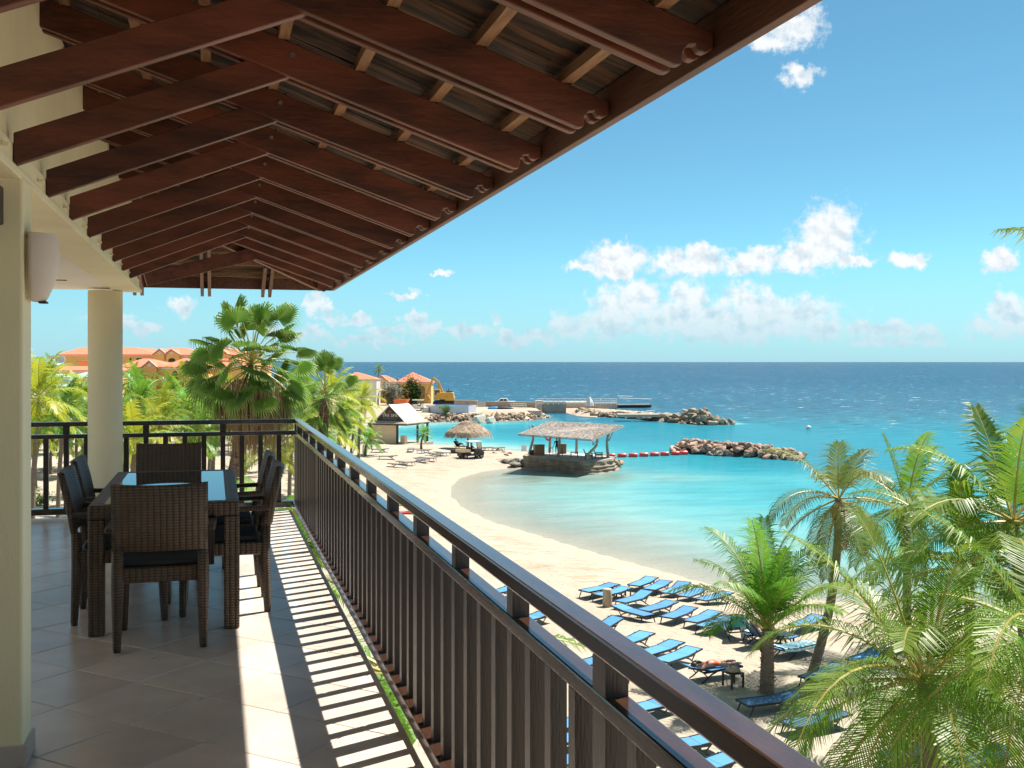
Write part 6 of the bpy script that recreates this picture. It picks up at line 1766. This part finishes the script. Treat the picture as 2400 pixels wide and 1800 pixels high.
# raised loungers of the guests under the young palm
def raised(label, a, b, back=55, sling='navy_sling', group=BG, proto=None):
    pr = lounger_proto('sun_lounger', M[sling], M['black_frame'], back)
    r1, d1, g1 = on_sand(a[0], a[1], 0.3); r2, d2, g2 = on_sand(b[0], b[1], 0.3)
    p, q_ = cw(r1, d1), cw(r2, d2); mid = (p + q_) / 2; r, d = wc(mid.x, mid.y)
    pr.location = (mid.x, mid.y, gz(r, d) - 0.01); pr.rotation_euler = (0, 0, math.atan2(q_.y - p.y, q_.x - p.x))
    pr['label'] = label; pr['group'] = group
    return pr
L1 = raised('lounger with raised back and a teal towel hung over it', c6(1400, 560), c6(1580, 640), 58)
o = obj('hung_towel', MB().prism([(0.60, -0.31, 0.85), (0.66, -0.31, 0.97), (0.70, -0.31, 0.985), (0.745, -0.31, 0.93), (0.70, -0.31, 0.55), (0.685, -0.31, 0.55), (0.715, -0.31, 0.92), (0.69, -0.31, 0.955), (0.665, -0.31, 0.945), (0.615, -0.31, 0.84)], (0, 0.62, 0)), M['teal'], None, bevel=0.004, loc=L1.location, rz=L1.rotation_euler[2])
tag(o, 'teal towel hanging over the raised back of a lounger', 'towel')
L2 = raised('lounger with raised back holding a reclining guest under the young palm', c6(1900, 655), c6(1690, 690), 50)
tag(obj('white_bag', MB().prism([(-0.12, -0.05, 0), (0.12, -0.05, 0), (0.17, -0.05, 0.5), (-0.15, -0.05, 0.52)], (0, 0.12, 0)), M['white'], None, bevel=0.02, loc=cw(*on_sand(*c6(1610, 690))), rz=-TH), 'white cloth bag standing between the two raised loungers', 'bag')
def lying(prone, J0=None):
    z = 0.47 if prone else 0.50
    return {'pelvis': (-0.05, 0, z), 'waist': (0.12, 0, z + 0.01), 'chest': (0.34, 0, z + 0.02), 'neck': (0.50, 0, z + 0.03), 'jaw': (0.57, 0.01, z + 0.02), 'crown': (0.76, 0.02, z + 0.03), 'face': Vector((0, 0.3, -1)) if prone else Vector((0, 0, 1)),
            'shL': (0.42, 0.17, z), 'elL': (0.62, 0.30, z - 0.05), 'wrL': (0.80, 0.16, z - 0.03), 'shR': (0.42, -0.17, z), 'elR': (0.60, -0.30, z - 0.05), 'wrR': (0.80, -0.15, z - 0.03),
            'hipL': (-0.10, 0.095, z), 'knL': (-0.52, 0.13, z - 0.05), 'anL': (-0.90, 0.17, z - 0.05), 'toL': (-1.05, 0.18, z - 0.08),
            'hipR': (-0.10, -0.095, z), 'knR': (-0.52, -0.13, z - 0.05), 'anR': (-0.90, -0.12, z - 0.04), 'toR': (-1.05, -0.11, z - 0.08)}
person('sunbather lying face down in a red bikini on a lounger', lb0.location, lb0.rotation_euler[2], lying(True), M['skin'],
       [(M['swim_red'], lambda c: -0.20 < c.x < 0.0 and c.z > 0.40), (M['swim_red'], lambda c: 0.27 < c.x < 0.33 and abs(c.y) < 0.16)], M['hair'], True)
recl = {'pelvis': (0.22, 0, 0.47), 'waist': (0.33, 0, 0.58), 'chest': (0.46, 0, 0.80), 'neck': (0.54, 0, 0.95), 'jaw': (0.56, 0, 1.00), 'crown': (0.63, 0, 1.17), 'face': Vector((-1, 0, 0.4)),
        'shL': (0.47, 0.18, 0.88), 'elL': (0.30, 0.26, 0.68), 'wrL': (0.08, 0.16, 0.66), 'shR': (0.47, -0.18, 0.88), 'elR': (0.30, -0.26, 0.68), 'wrR': (0.08, -0.16, 0.66),
        'hipL': (0.16, 0.10, 0.46), 'knL': (-0.20, 0.12, 0.76), 'anL': (-0.45, 0.12, 0.42), 'toL': (-0.58, 0.12, 0.39), 'hipR': (0.16, -0.10, 0.46), 'knR': (-0.22, -0.12, 0.72), 'anR': (-0.50, -0.12, 0.42), 'toR': (-0.62, -0.12, 0.39)}
person('guest reclining with raised knees on a lounger behind the young palm', L2.location, L2.rotation_euler[2], recl, M['skin'], [(M['aqua'], lambda c: 0.05 < c.x < 0.32 and c.z < 0.60)], M['hair'])
stand = {'pelvis': (0, 0, 0.93), 'waist': (0, 0, 1.08), 'chest': (0, 0, 1.30), 'neck': (0, 0, 1.47), 'jaw': (0, -0.01, 1.54), 'crown': (0, 0.0, 1.73), 'face': Vector((0.4, -1, 0)),
         'shL': (-0.18, 0, 1.40), 'elL': (-0.27, 0.02, 1.13), 'wrL': (-0.36, -0.06, 0.90), 'shR': (0.18, 0, 1.40), 'elR': (0.24, 0.02, 1.13), 'wrR': (0.20, -0.10, 0.92),
         'hipL': (-0.09, 0, 0.90), 'knL': (-0.10, -0.02, 0.50), 'anL': (-0.10, 0, 0.09), 'toL': (-0.12, -0.13, 0.04), 'hipR': (0.09, 0, 0.90), 'knR': (0.10, -0.01, 0.50), 'anR': (0.10, 0, 0.09), 'toR': (0.12, -0.13, 0.04)}
person('person in dark clothes standing at the bar inside the pavilion', world_deck(1305, 1065), -TH, stand, M['skin_dark'], [(M['black'], lambda c: 0.55 < c.z < 1.44 and abs(c.x) < 0.30)], M['hair'])

# small things among the loungers
bt = side_table('black side table between the loungers near the log stump', cw(*on_sand(*c6(510, 310))), M['black_frame'], 0.52, 0.42, -TH + 0.4)
side_table('black side table beside the sunbather, with a bag on it', cw(*on_sand(*c6(1505, 1120))), M['black_frame'], 0.50, 0.45, lb0.rotation_euler[2])
side_table('black side table right of the shaggy young palm', cw(*on_sand(*c6(1960, 745))), M['black_frame'], 0.60, 0.42, -TH + 0.3)
p = cw(*on_sand(*c6(1505, 1120)))
bg_ = thing('beach_bag', 'brown and gold beach bag lying on the table by the sunbather', 'bag', p + Vector((0, 0, 0.452)), 0.4)
obj('bag_body', MB().lathe([(0.05, 0), (0.20, 0.01), (0.23, 0.06), (0.19, 0.12), (0.06, 0.15)], n=12), M['thatch'], bg_, True); obj('strap', MB().tube([(-0.12, 0, 0.12), (-0.06, 0.05, 0.19), (0.08, 0.05, 0.19), (0.13, 0, 0.12)], 0.015, 6), M['darkwood'], bg_)
o = obj('log_stump', MB().lathe([(0.20, -0.1), (0.205, 0.1), (0.195, 0.5), (0.20, 0.74), (0.185, 0.76)], n=14), M['log'], None, True, loc=cw(*on_sand(*c6(363, 395))))
tag(o, 'pale upright log stump used as a bin among the blue loungers', 'stump')
planks_box('slatted_bin', 'red-brown slatted wooden bin behind the top rail', 'bin', cw(*on_sand(*c6(420, 1085))), 0.75, 0.6, 0.85, 5, M['rust'], -TH + 0.5)
p = cw(*on_sand(*c6(1317, 553))); 
# p is where the lounger surface is met; the sandals lie on that lounger
for k in range(2):
    r_, d_, g_ = on_sand(*c6(1310 + 14 * k, 550), 0.36)
    s_ = thing('sandal', 'dark sandal on the lounger beside the teal towel, %s one of the pair' % ('left', 'right')[k], 'sandal', cw(r_, d_, g_ + 0.35), 0.5 + 0.3 * k, 'sandals on the lounger')
    obj('sole', MB().prism([(-0.13, -0.04, 0), (0.10, -0.05, 0), (0.14, 0, 0), (0.10, 0.05, 0), (-0.13, 0.04, 0)], (0, 0, 0.02)), M['black'], s_); obj('strap', MB().tube([(0.06, -0.045, 0.02), (0.05, 0, 0.06), (0.06, 0.045, 0.02)], 0.012, 5), M['black'], s_)
def board_(label, u, v, m, rz):
    t = thing('paddle_board', label, 'board', cw(*on_sand(u, v)) + Vector((0, 0, 0.06)), rz)
    pts = [(1.55 * math.cos(a), 0.36 * math.sin(a) * (1 - 0.15 * math.cos(a)), 0) for a in np.linspace(0, 2 * math.pi, 20)[:-1]]
    obj('deck', MB().prism(pts, (0, 0, 0.10)), m, t, bevel=0.03); obj('deck_pad', MB().span((-0.6, -0.22, 0.101), (0.4, 0.22, 0.108)), M['black'], t)
board_('lime green board on the sand seen just over the railing', 950, 1185, M['lime'], -TH + 0.1)
board_('red board on the sand seen just over the railing', 970, 1204, M['red_plastic'], -TH + 0.1)
# a few stones lying about
rng = random.Random(9)
for (u, v, s, w_) in [(1170, 1056, 0.35, 'largest and farthest'), (1180, 1060, 0.3, 'second from the water'), (1160, 1062, 0.22, 'smallest and nearest the golf cart'), (1195, 1063, 0.28, 'nearest the pavilion'), (1186, 1067, 0.25, 'nearest the viewer')]:
    r_, d_, g_ = on_sand(u, v); o = put('sand_stone', RKP[rng.randrange(8)], None, cw(r_, d_, g_ + 0.03), rng.uniform(0, 6)); o.scale = (s * 1.6, s, s * 0.7)
    tag(o, 'pale stone in the sand between golf cart and pavilion, %s' % w_, 'stone', 'pale stones in the sand')

# ------------------------------------------------------------------ grey loungers by the spa
g5 = lambda x, y: (840 + x / 6.9125, 980 + y / 6.9125)
GGp = 'grey sun loungers near the spa'
def gl(a, b, label, f=g5): return lounger(PG, f(*a), f(*b), label, GGp)
gl((330, 608), (625, 622), 'grey lounger farthest left, by the low young palm')
gl((800, 752), (478, 722), 'grey lounger nearest the shore, front one of the left pair')
gl((915, 718), (608, 688), 'grey lounger just behind the front one of the left pair')
gl((1175, 682), (866, 640), 'grey lounger in the middle pair, nearer the viewer')
gl((1270, 655), (962, 625), 'grey lounger in the middle pair, farther from the viewer')
gl((1370, 575), (1098, 545), 'grey lounger in the back pair, left one')
gl((1492, 562), (1212, 536), 'grey lounger in the back pair, right one beside the umbrella shade')
gl((835, 510), (865, 480), 'grey lounger seen end on in front of the spa deck')
gl((968, 520), (1165, 495), 'grey lounger at the foot of the small windblown palm')
gl((310, 500), (392, 495), 'grey lounger in front of the spa wall, mostly behind fronds')
c4 = lambda x, y: (1040 + x / 4.424, 900 + y / 4.424)
gl((470, 655), (380, 652), 'grey lounger just right of the golf cart', c4)
gl((660, 660), (445, 658), 'grey lounger between the golf cart and the stones', c4)
L3 = raised('dark lounger with raised back under the thatched umbrella', c4(215, 655), c4(120, 640), 55, 'black', GGp)
person('person reclining on the dark lounger in the shade of the thatched umbrella', L3.location, L3.rotation_euler[2], recl, M['skin_dark'], [(M['black'], lambda c: 0.05 < c.x < 0.32 and c.z < 0.60)], M['hair'])
cbox('umbrella_deck', 'dark low deck strip in the shade of the thatched umbrella', 'deck', 1056, 1084, 1056.5, 1.05, 0.10, 0.5, M['darkwood'])

# ------------------------------------------------------------------ golf cart
r_, d_, g_ = on_sand(1104, 1074)
gc = thing('golf_cart', 'golf cart with a cream cargo box and white roof parked on the sand', 'golf cart', cw(r_, d_, g_), -TH + R(28))
obj('body', MB().prism([(-0.35, -0.60, 0.30), (1.25, -0.60, 0.30), (1.35, -0.60, 0.62), (1.05, -0.60, 0.95), (0.85, -0.60, 0.95), (0.55, -0.60, 0.45), (-0.05, -0.60, 0.45), (-0.35, -0.60, 0.70)], (0, 1.2, 0)), M['grey_frame'], gc, bevel=0.04)
obj('cargo_box', MB().span((-1.55, -0.68, 0.72), (-0.38, 0.68, 0.78)).span((-1.55, -0.68, 0.78), (-0.38, -0.63, 1.02)).span((-1.55, 0.63, 0.78), (-0.38, 0.68, 1.02)).span((-1.55, -0.63, 0.78), (-1.50, 0.63, 1.02)).span((-0.43, -0.63, 0.78), (-0.38, 0.63, 1.02)), M['beige'], gc, bevel=0.01)
obj('chassis', MB().span((-1.45, -0.5, 0.28), (-0.36, 0.5, 0.71)), M['black_frame'], gc, bevel=0.02)
obj('roof', MB().prism([(-0.45, -0.66, 1.78), (1.05, -0.66, 1.76), (1.10, -0.66, 1.80), (1.0, -0.66, 1.86), (-0.40, -0.66, 1.87)], (0, 1.32, 0)), M['white_gloss'], gc, bevel=0.02)
for sx, tx in ((-0.32, -0.32), (1.05, 0.92)):
    for sy in (-0.56, 0.56): obj('roof_post', MB().bar((sx, sy, 0.7), (tx, sy, 1.77), 0.045, 0.045), M['black_frame'], gc)
obj('windscreen', MB().bar((1.06, 0, 0.95), (0.94, 0, 1.72), 1.06, 0.012, up=(1, 0, 0)), M['white_gloss'], gc)
obj('seat', MB().span((-0.30, -0.55, 0.70), (0.25, 0.55, 0.84)).span((-0.36, -0.55, 0.84), (-0.24, 0.55, 1.25)), M['black'], gc, bevel=0.03)
obj('steering_wheel', MB().tube([(0.72 + 0.10 * math.cos(a), -0.25 + 0.17 * math.sin(a), 1.02 + 0.12 * math.cos(a)) for a in np.linspace(0, 2 * math.pi, 13)], 0.018, 5, False), M['black'], gc)
for sx in (-0.95, 0.95):
    for sy in (-0.57, 0.57):
        w = obj('wheel', MB().tube([(sx, sy - 0.10, 0.26), (sx, sy + 0.10, 0.26)], 0.26, 16), M['tyre'], gc)
        obj('hub', MB().tube([(sx, sy - 0.108, 0.26), (sx, sy + 0.108, 0.26)], 0.13, 10), M['steel'], w)
drv = {k: (v[0] * 0.8 - 0.28, v[1] + 0.26, v[2] + 0.40) if k != 'face' else v for k, v in recl.items()}
drv = {'pelvis': (0.0, -0.25, 0.92), 'waist': (-0.04, -0.25, 1.06), 'chest': (-0.06, -0.25, 1.27), 'neck': (-0.05, -0.25, 1.42), 'jaw': (-0.03, -0.25, 1.48), 'crown': (-0.04, -0.25, 1.66), 'face': Vector((1, 0, 0)),
       'shL': (-0.05, -0.08, 1.36), 'elL': (0.14, -0.02, 1.15), 'wrL': (0.42, -0.10, 1.08), 'shR': (-0.05, -0.42, 1.36), 'elR': (0.14, -0.48, 1.15), 'wrR': (0.42, -0.38, 1.08),
       'hipL': (0.06, -0.16, 0.92), 'knL': (0.45, -0.14, 0.94), 'anL': (0.62, -0.14, 0.56), 'toL': (0.75, -0.14, 0.50), 'hipR': (0.06, -0.34, 0.92), 'knR': (0.45, -0.36, 0.94), 'anR': (0.62, -0.36, 0.56), 'toR': (0.75, -0.36, 0.50)}
person('driver in dark clothes sitting in the golf cart', gc.location, gc.rotation_euler[2], drv, M['skin_dark'], [(M['black'], lambda c: c.z < 1.38 and c.x < 0.3)], M['hair'])
